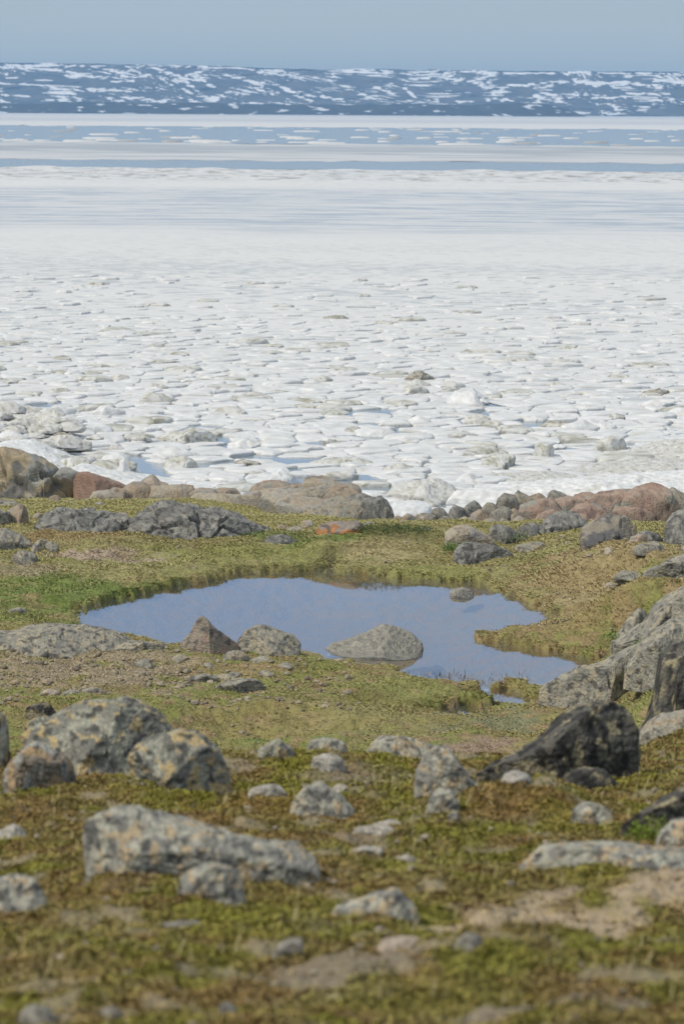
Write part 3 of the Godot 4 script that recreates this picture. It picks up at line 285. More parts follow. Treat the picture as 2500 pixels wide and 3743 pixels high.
	["ice_block","muddy ice mound far out right of the middle","ice","","mudice",2.572,-3,-97.522,0.9,0.6,8,1.3,[-0.574,0.018,-0.312,0.255,0.055,0.317,0.424,0.172,0.572,0.004]],
	["ice_block","pale ice block with a flat front below the muddy mound","ice","","dirtyice",2.358,-3,-92.977,0.5,0.4,5,0.8,[-0.449,0.043,-0.367,0.24,0.011,0.271,0.362,0.161,0.448,0.02]],
	["ice_block","brown stained ice floe right of the middle","ice","","mudice",6.339,-3,-83.505,0.6,0.5,6,1,[-0.656,0.004,-0.356,0.148,0.148,0.126,0.655,0.004]],
	["ice_block","second brown stained floe just below the first","ice","","mudice",6.133,-3,-80.724,0.5,0.5,6,1,[-0.513,0.004,-0.1,0.126,0.449,0.056,0.512,0.004]],
	["ice_block","dark muddy streak of ice far out right of the middle","ice","","mudice",5.05,-3,-108.729,0.9,0.5,7,1,[-0.737,0.004,-0.412,0.134,0.08,0.088,0.736,0.004]],
	["ice_block","long dirty ice ridge far out right of the middle","ice","","dirtyice",6.293,-3,-105.483,1.2,0.5,8,1.2,[-1.231,0.004,-0.519,0.105,0.275,0.142,1.23,0.004]],
	["ice_block","dirty low ice pile far out left of the middle","ice","","dirtyice",-9.169,-3,-118.358,1.4,0.5,7,1.2,[-0.827,0.004,-0.47,0.16,0.063,0.164,0.828,0.004]],
	["ice_block","muddy ice lump far out in the middle","ice","","mudice",-0.35,-3,-126.643,1.2,0.5,7,1.2,[-0.638,0.004,-0.315,0.1,0.313,0.143,0.637,0.004]],
	["ice_block","pale ice lump far out left, below the dirty pile","ice","","dirtyice",-7.186,-3,-110.942,0.9,0.5,6,1.2,[-0.4,0.004,-0.1,0.124,0.267,0.093,0.401,0.004]],
	["ice_ridge","long grey green ice ridge in the middle distance","ice","","dirtyice",-0.727,-3,-86.873,1,0.5,6,1,[-0.918,0.004,-0.394,0.045,0.392,0.117,0.917,0.015]],
	["ice_ridge","smooth white ice dome with a shaded right side by the left open water","ice","","snow",-5.471,-3,-71.276,1.2,0.7,3,0.7,[-0.564,0.33,-0.402,0.505,-0.1,0.572,0.137,0.465,0.352,0.195,0.567,0.004]],
	["ice_ridge","low ice ridge right of the middle with a grey front","ice","","dirtyice",5.617,-3,-93.31,1,0.5,6,1,[-0.774,0.004,-0.355,0.118,0.49,0.095,0.773,0.004]],
	["ice_ridge","white hummock right of the middle among the floes","ice","","snow",3.832,-3,-90.114,1.3,0.6,8,1.3,[-0.647,0.004,-0.311,0.33,0.231,0.429,0.574,0.199,0.645,0.004]],
	["ice_ridge","muddy ice ridge before the long front hummocks in the middle","ice","","dirtyice",-0.052,-3,-74.047,0.8,0.5,8,1.2,[-0.896,0.004,-0.337,0.122,0.446,0.173,0.895,0.04]],
	["ice_ridge","white snow bank behind the left shore blocks","ice","","snow",-4.647,-3,-69.836,2,0.6,3,0.8,[-2.271,0.254,-1.742,0.395,-0.897,0.263,-0.158,0.108,0.582,0.004,1.322,0.004,2.275,0.004]],
	["ice_ridge","snowy ice bank in front of the left crag's top","ice","","snow",-7.511,-3,-72.473,2.4,0.6,5,1,[-1.749,0.406,-1.089,0.587,-0.432,0.636,0.333,0.365,1.099,0.039,1.756,0.004]]]

var wide := FastNoiseLite.new()
var fractal := FastNoiseLite.new()
var ridged := FastNoiseLite.new()
var cells := FastNoiseLite.new()
var joints := FastNoiseLite.new()
var rng := RandomNumberGenerator.new()
var names := {}
var mats := {}
var shore := PackedFloat32Array()
var patch_rows := []
const SX0 := -4.6
const SD0 := 23.6
const SCELL := 0.06
const SNX := 148
const SND := 252
const SEA := -3.0

func _ready() -> void:
	# ---- camera
	var cam := Camera3D.new()
	cam.name = "camera"
	cam.fov = 20.0
	cam.near = 0.2
	cam.far = 30000.0
	cam.transform = Transform3D(Basis(Vector3.RIGHT, deg_to_rad(-7.8673)) * Basis(Vector3.BACK, deg_to_rad(0.38)), Vector3(0, 6, 0))
	var lens := CameraAttributesPhysical.new()
	lens.frustum_focal_length = 100.0
	lens.exposure_aperture = 4.8
	lens.frustum_focus_distance = 38.0
	lens.frustum_near = 0.2
	lens.frustum_far = 30000.0
	cam.attributes = lens
	add_child(cam)
	cam.fov = 20.0
	cam.near = 0.2
	cam.far = 30000.0
	# ---- sky, air, sun
	setup_noise()
	var env := Environment.new()
	env.background_mode = Environment.BG_SKY
	var sky := Sky.new()
	var pano := PanoramaSkyMaterial.new()
	pano.panorama = sky_picture()
	sky.sky_material = pano
	env.sky = sky
	env.tonemap_mode = Environment.TONE_MAPPER_LINEAR
	env.tonemap_exposure = 1.2
	env.fog_enabled = true
	env.fog_density = 0.000115
	env.fog_light_color = Color(0.34, 0.63, 1.0).linear_to_srgb()
	env.sdfgi_enabled = true
	env.ssao_enabled = true
	env.ssil_enabled = true
	var we := WorldEnvironment.new()
	we.name = "world_environment"
	we.environment = env
	add_child(we)
	var sun := DirectionalLight3D.new()
	sun.name = "sun"
	sun.light_energy = 0.88
	sun.light_color = Color(1.0, 0.965, 0.91)
	sun.light_angular_distance = 2.5
	sun.shadow_enabled = true
	sun.transform = Transform3D(Basis.looking_at(-Vector3(-0.60, 0.74, 0.25).normalized(), Vector3.UP), Vector3(0, 50, 0))
	add_child(sun)
	# ---- setting
	rng.seed = 11
	make_materials()
	shore_distances()
	bucket_patches()
	sea_and_ice_sheets()
	hills()
	terrain()
	waters()
	# ---- things
	for r in ROCKS:
		rock(r)
	ice_field()
	ice_rubble()
	plants()
	grass()

# ------------------------------------------------------------------ helpers
func setup_noise() -> void:
	for n in [wide, fractal, ridged, cells, joints]:
		n.frequency = 1.0
	wide.seed = 3
	wide.fractal_type = FastNoiseLite.FRACTAL_NONE
	fractal.seed = 5
	fractal.fractal_type = FastNoiseLite.FRACTAL_FBM
	fractal.fractal_octaves = 3
	ridged.seed = 9
	ridged.fractal_type = FastNoiseLite.FRACTAL_RIDGED
	ridged.fractal_octaves = 3
	cells.seed = 7
	cells.noise_type = FastNoiseLite.TYPE_CELLULAR
	cells.cellular_return_type = FastNoiseLite.RETURN_CELL_VALUE
	cells.fractal_type = FastNoiseLite.FRACTAL_NONE
	joints.seed = 21
	joints.noise_type = FastNoiseLite.TYPE_CELLULAR
	joints.cellular_return_type = FastNoiseLite.RETURN_DISTANCE2_SUB
	joints.fractal_type = FastNoiseLite.FRACTAL_NONE

func numbered(called: String) -> String:
	if not names.has(called):
		names[called] = 0
		return called
	names[called] += 1
	return "%s_%03d" % [called, names[called]]

func obj(called: String, mesh: Mesh, m: Material, label := "", category := "", group := "", kind := "", parent: Node = self) -> MeshInstance3D:
	var o := MeshInstance3D.new()
	o.mesh = mesh
	o.material_override = m
	o.cast_shadow = GeometryInstance3D.SHADOW_CASTING_SETTING_ON
	if parent == self:
		o.name = numbered(called)
		add_child(o)
	else:
		o.name = called
		parent.add_child(o, true)
	tag(o, label, category, group, kind)
	return o

func tag(o: Node, label := "", category := "", group := "", kind := "") -> void:
	if label: o.set_meta("label", label)
	if category: o.set_meta("category", category)
	if group: o.set_meta("group", group)
	if kind: o.set_meta("kind", kind)

func mesh_of(v: PackedVector3Array, idx: PackedInt32Array, col: PackedColorArray, soft := 0.0) -> ArrayMesh:
	# smooth normals, area weighted
	var nrm := PackedVector3Array()
	nrm.resize(v.size())
	for t in range(0, idx.size(), 3):
		var a := idx[t]
		var b := idx[t + 1]
		var c := idx[t + 2]
		var n := (v[c] - v[a]).cross(v[b] - v[a])
		nrm[a] += n
		nrm[b] += n
		nrm[c] += n
	for i in nrm.size():
		nrm[i] = nrm[i].normalized() if nrm[i].length_squared() > 1e-18 else Vector3.UP
	if soft > 0.0:
		for i in nrm.size():
			nrm[i] = (nrm[i] * signf(nrm[i].y + 1e-6) * (1.0 - soft) + Vector3.UP * soft).normalized()
	var arrays := []
	arrays.resize(Mesh.ARRAY_MAX)
	arrays[Mesh.ARRAY_VERTEX] = v
	arrays[Mesh.ARRAY_NORMAL] = nrm
	arrays[Mesh.ARRAY_INDEX] = idx
	if col.size():
		arrays[Mesh.ARRAY_COLOR] = col
	var m := ArrayMesh.new()
	m.add_surface_from_arrays(Mesh.PRIMITIVE_TRIANGLES, arrays)
	return m

func sm(a: float, b: float, x: float) -> float:
	var t := clampf((x - a) / (b - a), 0.0, 1.0)
	return t * t * (3.0 - 2.0 * t)

func noise_texture(freq: float, octaves: int, lo: Color, hi: Color, normal := false, kind := FastNoiseLite.TYPE_SIMPLEX_SMOOTH, sd := 1, size := 512, bump := 4.0) -> NoiseTexture2D:
	var n := FastNoiseLite.new()
	n.noise_type = kind
	n.seed = sd
	n.frequency = freq
	n.fractal_octaves = octaves
	var t := NoiseTexture2D.new()
	t.width = size
	t.height = size
	t.seamless = true
	t.noise = n
	if normal:
		t.as_normal_map = true
		t.bump_strength = bump
	else:
		var g := Gradient.new()
		g.set_color(0, lo)
		g.set_color(1, hi)
		t.color_ramp = g
	return t

# ------------------------------------------------------------------ sky
func sky_picture() -> ImageTexture:
	var w := 1024
	var h := 512
	var im := Image.create(w, h, false, Image.FORMAT_RGBF)
	var stops := [[-90.0, Color(.49, .52, .46)], [0.0, Color(.49, .52, .46)], [1.0, Color(.465, .505, .475)], [2.5, Color(.375, .45, .495)], [6.0, Color(.31, .415, .55)], [9.0, Color(.31, .48, .80)], [14.0, Color(.33, .49, .78)], [30.0, Color(.52, .58, .66)], [60.0, Color(.62, .66, .70)], [90.0, Color(.60, .64, .69)]]
	for y in h:
		var el := 90.0 - (y + 0.5) / h * 180.0
		var base: Color = stops[0][1]
		for k in stops.size() - 1:
			if el >= stops[k][0]:
				base = (stops[k][1] as Color).lerp(stops[k + 1][1], clampf((el - stops[k][0]) / (stops[k + 1][0] - stops[k][0]), 0, 1))
		var ce := cos(deg_to_rad(el))
		var se := sin(deg_to_rad(el))
		for x in w:
			var c := base
			if el > 0.0:
				var a := (x + 0.5) / w * TAU
				var p := Vector3(cos(a) * ce, se * 2.6, sin(a) * ce)
				var n := fractal.get_noise_3dv(p * 2.2) * 0.6 + fractal.get_noise_3dv(p * 6.0) * 0.35
				var cover := sm(0.02, 0.5, n) * sm(6.0, 20.0, el)
				c = c.lerp(Color(.86, .87, .88), cover * 0.85)
				c = c.lerp(Color(.44, .50, .56), sm(-0.1, 0.5, fractal.get_noise_3dv(p * Vector3(4, 26, 4))) * 0.22 * sm(0.0, 1.0, el))
			im.set_pixel(x, y, c)
	return ImageTexture.create_from_image(im)

# ------------------------------------------------------------------ materials
func plain(c: Color, rough := 0.9, vertex := true) -> StandardMaterial3D:
	var m := StandardMaterial3D.new()
	m.albedo_color = c.linear_to_srgb()
	m.roughness = rough
	m.metallic_specular = 0.3
	m.vertex_color_use_as_albedo = vertex
	return m

func make_materials() -> void:
	var grain := noise_texture(0.09, 4, Color(.62, .62, .62), Color(1, 1, 1), false, FastNoiseLite.TYPE_SIMPLEX_SMOOTH, 2)
	var pits := noise_texture(0.03, 5, Color.BLACK, Color.WHITE, false, FastNoiseLite.TYPE_SIMPLEX_SMOOTH, 4)
	var r := plain(Color(1, 1, 1), 0.92)
	r.albedo_texture = grain
	r.heightmap_enabled = true
	r.heightmap_texture = pits
	r.heightmap_scale = 2.0
	r.uv1_triplanar = true
	r.uv1_world_triplanar = true
	r.uv1_scale = Vector3.ONE * 1.7
	mats.rock = r
	var g := plain(Color(1, 1, 1), 1.0)
	g.albedo_texture = noise_texture(0.12, 4, Color(.78, .78, .78), Color(1, 1, 1), false, FastNoiseLite.TYPE_SIMPLEX, 8)
	g.heightmap_enabled = true
	g.heightmap_texture = pits
	g.heightmap_scale = 2.5
	g.uv1_triplanar = true
	g.uv1_world_triplanar = true
	g.uv1_scale = Vector3.ONE * 1.3
	mats.ground = g
	var i := plain(Color(1, 1, 1), 0.55)
	i.heightmap_enabled = true
	i.heightmap_texture = pits
	i.heightmap_scale = 2.0
	i.uv1_triplanar = true
	i.uv1_world_triplanar = true
	i.uv1_scale = Vector3.ONE * 0.9
	mats.ice = i
	mats.sheet = plain(Color(1, 1, 1), 0.7)
	mats.hill = plain(Color(1, 1, 1), 1.0)
	var w := plain(Color(.18, .215, .23), 0.15, false)
	w.metallic_specular = 0.5
	w.normal_enabled = true
	w.normal_texture = noise_texture(0.02, 3, Color.BLACK, Color.WHITE, true, FastNoiseLite.TYPE_SIMPLEX_SMOOTH, 6, 512, 3.0)
	w.normal_scale = 0.25
	w.uv1_triplanar = true
	w.uv1_world_triplanar = true
	w.uv1_scale = Vector3.ONE * 0.35
	mats.sea = w
	var p := StandardMaterial3D.new()
	p.albedo_color = Color(.55, .62, .68, 0.04)
	p.transparency = BaseMaterial3D.TRANSPARENCY_ALPHA
	p.roughness = 0.03
	p.metallic_specular = 0.5
	p.normal_enabled = true
	p.normal_texture = noise_texture(0.014, 3, Color.BLACK, Color.WHITE, true, FastNoiseLite.TYPE_SIMPLEX_SMOOTH, 12, 512, 2.0)
	p.normal_scale = 0.05
	p.uv1_triplanar = true
	p.uv1_world_triplanar = true
	p.uv1_scale = Vector3(0.9, 0.9, 1.6)
	mats.pond = p
	var gr := plain(Color(1, 1, 1), 0.9)
	gr.backlight_enabled = true
	gr.backlight = Color(0.45, 0.45, 0.45)
	mats.grass = gr
	mats.leaf = gr
	mats.stem = plain(Color(.12, .09, .06), 0.95, false)

# rock kinds: base, second tone, spots, dark spots; patch size per metre; how much of spots and darks
const KINDS := {
	"lichen": [[0.197, 0.193, 0.167], [0.416, 0.409, 0.32], [0.531, 0.415, 0.218], [0.0809, 0.082, 0.0771], 9.0, 0.30, 0.24],
	"orange": [[.24, .215, .175], [.44, .31, .17], [.37, .37, .325], [.08, .08, .08], 10.0, 0.30, 0.22],
	"paleslab": [[0.289, 0.283, 0.25], [0.512, 0.497, 0.396], [0.523, 0.417, 0.264], [0.134, 0.133, 0.123], 13.0, 0.28, 0.26],
	"pale": [[.50, .45, .36], [.42, .40, .35], [.54, .50, .43], [.25, .23, .2], 12.0, 0.30, 0.12],
	"plain": [[0.263, 0.245, 0.207], [0.336, 0.316, 0.268], [0.378, 0.352, 0.291], [0.158, 0.15, 0.132], 14.0, 0.2, 0.16],
	"plainl": [[0.357, 0.337, 0.277], [0.43, 0.398, 0.315], [0.441, 0.367, 0.263], [0.2, 0.191, 0.164], 8.0, 0.25, 0.22],
	"black": [[0.0683, 0.0673, 0.062], [0.163, 0.153, 0.127], [0.357, 0.311, 0.197], [0.0368, 0.0357, 0.0338], 8.0, 0.24, 0.27],
	"slab": [[0.284, 0.272, 0.234], [0.408, 0.386, 0.308], [0.476, 0.419, 0.299], [0.125, 0.121, 0.109], 8.0, 0.26, 0.26],
	"schist": [[0.21, 0.207, 0.193], [0.315, 0.308, 0.277], [0.389, 0.372, 0.32], [0.105, 0.105, 0.0996], 6.0, 0.26, 0.26],
	"pond": [[0.315, 0.301, 0.263], [0.389, 0.372, 0.315], [0.441, 0.418, 0.338], [0.21, 0.202, 0.176], 12.0, 0.2, 0.2],
	"pyr": [[.33, .29, .23], [.41, .345, .27], [.43, .31, .245], [.14, .138, .13], 6.0, 0.3, 0.24],
	"tan": [[0.403, 0.319, 0.231], [0.459, 0.381, 0.286], [0.381, 0.353, 0.308], [0.213, 0.174, 0.138], 3.0, 0.25, 0.18],
	"tanl": [[0.482, 0.409, 0.308], [0.504, 0.454, 0.358], [0.426, 0.403, 0.352], [0.269, 0.23, 0.187], 2.6, 0.25, 0.13],
	"pinkish": [[0.474, 0.364, 0.281], [0.494, 0.414, 0.325], [0.4, 0.381, 0.33], [0.263, 0.207, 0.165], 3.0, 0.25, 0.13],
	"pink": [[0.424, 0.297, 0.231], [0.453, 0.353, 0.275], [0.385, 0.375, 0.314], [0.246, 0.179, 0.152], 2.2, 0.22, 0.14],
	"rust": [[0.361, 0.224, 0.174], [0.402, 0.274, 0.213], [0.402, 0.353, 0.264], [0.258, 0.168, 0.141], 1.6, 0.2, 0.16],
	"crag": [[0.358, 0.347, 0.314], [0.448, 0.37, 0.248], [0.392, 0.386, 0.347], [0.19, 0.187, 0.174], 1.1, 0.35, 0.2],
	"stain": [[.31, .27, .225], [.37, .33, .285], [.50, .235, .10], [.16, .145, .13], 2.2, 0.33, 0.2],
	"split": [[.235, .24, .24], [.37, .325, .245], [.44, .365, .255], [.13, .13, .138], 1.8, 0.30, 0.26],
	"rose": [[.62, .44, .44], [.7, .55, .55], [.7, .6, .6], [.5, .35, .35], 30.0, 0.2, 0.1],
	"snow": [[.555, .555, .545], [.53, .535, .525], [.51, .52, .515], [.46, .45, .41], 1.0, 0.2, 0.08],
	"dirtysnow": [[.49, .485, .465], [.45, .445, .415], [.39, .38, .335], [.25, .24, .195], 4.0, 0.28, 0.14],
	"dirtyice": [[.50, .50, .475], [.46, .46, .43], [.36, .355, .30], [.21, .20, .15], 4.0, 0.33, 0.2],
	"mudice": [[.35, .335, .285], [.27, .245, .19], [.42, .41, .375], [.13, .115, .085], 4.0, 0.35, 0.33],
}

func stone_color(k: Array, p: Vector3) -> Color:
	var f: float = k[4]
	var q := p * f
	var t := sm(-0.09, 0.09, fractal.get_noise_3dv(q * 0.7 + Vector3(5, 50, 9))) * 0.75 + 0.25 * sm(-0.25, 0.25, fractal.get_noise_3dv(q * 0.25))
	var c := Color(k[0][0], k[0][1], k[0][2]).lerp(Color(k[1][0], k[1][1], k[1][2]), t)
	var s := fractal.get_noise_3dv(q + Vector3(31, 7, 3)) + 0.25 * fractal.get_noise_3dv(q * 0.2)
	var lim: float = 0.42 - float(k[5])
	c = c.lerp(Color(k[2][0], k[2][1], k[2][2]), sm(lim, lim + 0.10, s))
	var d := fractal.get_noise_3dv(q * 1.3 + Vector3(-17, 3, 40))
	lim = 0.45 - float(k[6])
	c = c.lerp(Color(k[3][0], k[3][1], k[3][2]), sm(lim, lim + 0.10, d) * 0.9)
	var g := 1.0 + 0.22 * wide.get_noise_3dv(q * 5.0)
	return Color(c.r * g, c.g * g, c.b * g)

# ------------------------------------------------------------------ the land's shape
func profile(d: float) -> float:
	var n := PROFILE.size() / 2
	var i := 0
	while i < n - 2 and d > PROFILE[i * 2 + 2]:
		i += 1
	var x0: float = PROFILE[i * 2]
	var x1: float = PROFILE[i * 2 + 2]
	var y0: float = PROFILE[i * 2 + 1]
	var y1: float = PROFILE[i * 2 + 3]
	var h := x1 - x0
	var t := (d - x0) / h
	var s0 := 0.0
	var s1 := 0.0
	if i > 0:
		s0 = (y1 - PROFILE[i * 2 - 1]) / (x1 - PROFILE[i * 2 - 2])
	if i < n - 2:
		s1 = (PROFILE[i * 2 + 5] - y0) / (PROFILE[i * 2 + 4] - x0)
	var t2 := t * t
	var t3 := t2 * t
	return (2 * t3 - 3 * t2 + 1) * y0 + (t3 - 2 * t2 + t) * h * s0 + (-2 * t3 + 3 * t2) * y1 + (t3 - t2) * h * s1

func land(x: float, d: float) -> float:
	var y := profile(clampf(d, -40.0, 75.0))
	if d > 41.0:
		y -= (0.22 * sm(-2.2, -0.8, x) + 0.15 * sm(-0.3, 0.8, x)) * sm(41, 46, d)
		y -= 0.45 * exp(-pow((x - 1.45) / 0.55, 2)) * sm(43, 48, d)
	if d > 14.0 and d < 25.0:
		y += 0.55 * sm(1.2, 2.6, x) * sm(14.5, 18, d) * (1 - sm(21, 25, d))
	if d > 21.0 and d < 42.0:
		y += 0.6 * sm(2.25, 3.6, x) * sm(21, 25, d) * (1 - sm(34, 42, d))
	for k in range(0, BUMPS.size(), 5):
		var u: float = (x - BUMPS[k]) / BUMPS[k + 3]
		var v: float = (d - BUMPS[k + 1]) / BUMPS[k + 4]
		var e := u * u + v * v
		if e < 8.0:
			y += BUMPS[k + 2] * exp(-e)
	return y

func ground(x: float, d: float) -> float:
	var y := land(x, d)
	y += 0.05 * wide.get_noise_2d(x * 0.9, d * 0.9) + 0.035 * fractal.get_noise_2d(x * 3.1, d * 3.1)
	if d < 18.0:
		y += 0.022 * fractal.get_noise_2d(x * 9.0 + 50, d * 9.0)
	if d > SD0 and d < 38.4 and x > SX0 and x < 4.1:
		var s := shore_at(x, d)
		if s < 2.0:
			s += 0.07 * wide.get_noise_2d(x * 4.0, d * 4.0) + 0.05 * wide.get_noise_2d(x * 11.0, d * 11.0)
			var far_bank := shore_at(x, d + 0.1) > shore_at(x, d - 0.1)
			y = minf(y, (0.06 if far_bank else 0.012) + (0.2 if far_bank else 0.09) * maxf(s, 0.0) + 0.45 * pow(maxf(s - 0.4, 0.0), 2.0) + (0.03 if far_bank else 0.008) * wide.get_noise_2d(x * 3.0, d * 3.0))
			var top := maxf(y, 0.05 if far_bank else 0.012)
			var width := 0.07 if far_bank else 0.22
			var under := maxf(-0.42, -0.07 + minf(s, 0.0) * 0.30)
			y = lerpf(under, top, sm(-0.03, width, s))
	return y

func shore_distances() -> void:
	# signed distance to the water's edge of the pond and the puddles on a grid: negative over water
	var rings := [POND]
	rings.append_array(PUDDLES)
	var flat := []
	for r in rings:
		var pv := PackedVector2Array()
		for k in range(0, r.size(), 2):
			pv.append(Vector2(r[k], r[k + 1]))
		flat.append(pv)
	shore.resize(SNX * SND)
	for j in SND:
		for i in SNX:
			var p := Vector2(SX0 + i * SCELL, SD0 + j * SCELL)
			var best := 9.0
			var inside := false
			for q in flat:
				var pv: PackedVector2Array = q
				if pv.size() < 20 and p.distance_squared_to(pv[0]) > 6.0:
					continue
				if Geometry2D.is_point_in_polygon(p, pv):
					inside = true
				var n := pv.size()
				for k in n:
					var a := pv[k]
					var ab := pv[(k + 1) % n] - a
					var ap := p - a
					var t := clampf(ap.dot(ab) / ab.length_squared(), 0.0, 1.0)
					var e := (ap - ab * t).length_squared()
					if e < best:
						best = e
			shore[j * SNX + i] = -sqrt(best) if inside else sqrt(best)

func shore_at(x: float, d: float) -> float:
	var u := (x - SX0) / SCELL
	var v := (d - SD0) / SCELL
	if u < 0 or v < 0 or u >= SNX - 1 or v >= SND - 1:
		return 3.0
	var i := int(u)
	var j := int(v)
	var fu := u - i
	var fv := v - j
	var k := j * SNX + i
	return lerpf(lerpf(shore[k], shore[k + 1], fu), lerpf(shore[k + SNX], shore[k + SNX + 1], fu), fv)

func bucket_patches() -> void:
	for b in 60:
		patch_rows.append([])
	for p in PATCHES:
		for b in 60:
			if b + 1 > p[1] - p[3] * 1.5 and b < p[1] + p[3] * 1.5:
				patch_rows[b].append(p)

func turf_color(x: float, d: float) -> Color:
	var a := wide.get_noise_2d(x * 0.45, d * 0.45)
	var b := fractal.get_noise_2d(x * 1.6 + 9, d * 1.6)
	var c := fractal.get_noise_2d(x * 6.0, d * 6.0 + 30)
	var e := fractal.get_noise_2d(x * 2.4 - 40, d * 2.4)
	var col: Color
	if d < 17.0:
		col = Color(.245, .20, .085).lerp(Color(.255, .18, .085), sm(-0.1, 0.3, e))
		col = col.lerp(Color(.22, .21, .055), sm(0.0, 0.35, b + 0.2 * c + a * 0.4))
		col = col.lerp(Color(.29, .245, .165), sm(0.16, 0.36, fractal.get_noise_2d(x * 2.6 + 77, d * 2.6)) * 0.8)
	else:
		col = Color(.29, .255, .105).lerp(Color(.255, .26, .09), sm(-0.2, 0.3, a + b * 0.6))
		col = col.lerp(Color(.33, .25, .135), sm(0.05, 0.4, e))
		if d > 33.0:
			col = col.lerp(Color(.38, .35, .165), 0.6 * sm(33, 36, d))
		if d > 39.0:
			col = col.lerp(Color(.37, .345, .15), 0.8 * sm(39, 43, d))
	if d > 0.0 and d < 60.0:
		for p in patch_rows[int(d)]:
			var u: float = (x - p[0]) / p[2]
			var v: float = (d - p[1]) / p[3]
			var q := sqrt(u * u + v * v) + b * 0.7 + c * 0.35
			if q < 1.0:
				col = col.lerp(Color(p[4] * 1.25, p[5] * 1.22, p[6] * 1.25), float(p[7]) * sm(1.0, 0.45, q))
	var g := 1.0 + 0.25 * c
	return Color(col.r * g, col.g * g, col.b * g)

func terrain() -> void:
	var rows := PackedFloat32Array()
	var d := -38.0
	while d < 73.0:
		rows.append(d)
		if d < 2.0: d += 4.0
		elif d < 5.0: d += 0.5
		elif d < 17.0: d += d * 0.0036
		elif d < 24.0: d += 0.12
		elif d < 28.0: d += 0.055
		elif d < 38.5: d += 0.042
		elif d < 48.0: d += 0.07
		else: d += 0.4
	var cols := PackedFloat32Array()
	for k in 13:
		cols.append(-1.0 - pow((13 - k) / 13.0, 2.2) * 9.0)
	for k in 381:
		cols.append(-1.0 + 2.0 * k / 380.0)
	for k in 13:
		cols.append(1.0 + pow((k + 1) / 13.0, 2.2) * 9.0)
	var nr := rows.size()
	var nc := cols.size()
	var v := PackedVector3Array()
	v.resize(nr * nc)
	var col := PackedColorArray()
	col.resize(nr * nc)
	for j in nr:
		var dd := rows[j]
		var w := 0.135 * maxf(dd, 4.0) + 0.6
		for i in nc:
			var x := cols[i] * w
			var y := ground(x, dd)
			v[j * nc + i] = Vector3(x, y, -dd)
			if y < 0.0 and dd < 39.0:
				var n := fractal.get_noise_2d(x * 3.0, dd * 3.0)
				col[j * nc + i] = Color(.17, .115, .04).lerp(Color(.13, .115, .075), sm(-0.2, 0.2, n))
			else:
				var c := turf_color(x, dd)
				col[j * nc + i] = Color(c.r * 0.92, c.g * 0.92, c.b * 0.9)
	var idx := PackedInt32Array()
	idx.resize((nr - 1) * (nc - 1) * 6)
	var o := 0
	for j in nr - 1:
		for i in nc - 1:
			var a := j * nc + i
			idx[o] = a; idx[o + 1] = a + nc; idx[o + 2] = a + 1
			idx[o + 3] = a + 1; idx[o + 4] = a + nc; idx[o + 5] = a + nc + 1
			o += 6
	obj("ground", mesh_of(v, idx, col), mats.ground, "tundra ground of turf, moss and bare earth sloping to the bay", "ground", "", "structure")

func waters() -> void:
	var rings := [POND]
	rings.append_array(PUDDLES)
	var k := 0
	for r in rings:
		var pv := PackedVector2Array()
		for q in range(0, r.size(), 2):
			pv.append(Vector2(r[q], r[q + 1]))
		if Geometry2D.is_polygon_clockwise(pv):
			pv.reverse()
		var grown := Geometry2D.offset_polygon(pv, 0.25 if k == 0 else 0.1)
		if grown.size():
			pv = grown[0]
		var tri := Geometry2D.triangulate_polygon(pv)
		var st := PackedVector3Array()
		for p in pv:
			st.append(Vector3(p.x, 0.0 - 0.004 * k, -p.y))
		# face up whatever way the ring runs
		var up := PackedInt32Array()
		for t in range(0, tri.size(), 3):
			var n := (st[tri[t + 2]] - st[tri[t]]).cross(st[tri[t + 1]] - st[tri[t]])
			up.append_array([tri[t], tri[t + 1], tri[t + 2]] if n.y > 0 else [tri[t], tri[t + 2], tri[t + 1]])
		obj("pond_water" if k == 0 else "puddle_water", mesh_of(st, up, PackedColorArray()), mats.pond, "still blue tundra pond mirroring the sky" if k == 0 else "shallow puddle in the turf near the pond", "pond" if k == 0 else "puddle", "" if k == 0 else "puddles around the pond", "structure")
		k += 1

# ------------------------------------------------------------------ sea, ice sheets, hills
func sea_and_ice_sheets() -> void:
	var v := PackedVector3Array([Vector3(-6000, SEA, -56), Vector3(6000, SEA, -56), Vector3(-6000, SEA, -9000), Vector3(6000, SEA, -9000)])
	obj("sea", mesh_of(v, PackedInt32Array([0, 2, 1, 1, 2, 3]), PackedColorArray()), mats.sea, "blue grey water of the bay between the ice", "water", "", "structure")
	ice_sheet(90.0, 452.0, 560, 0, "wide white ice sheet of the bay beyond the floes")
	ice_sheet(525.0, 800.0, 60, 1, "grey streaked thin ice band across the bay")
	ice_sheet(1600.0, 8800.0, 60, 2, "far white ice sheet below the hills")

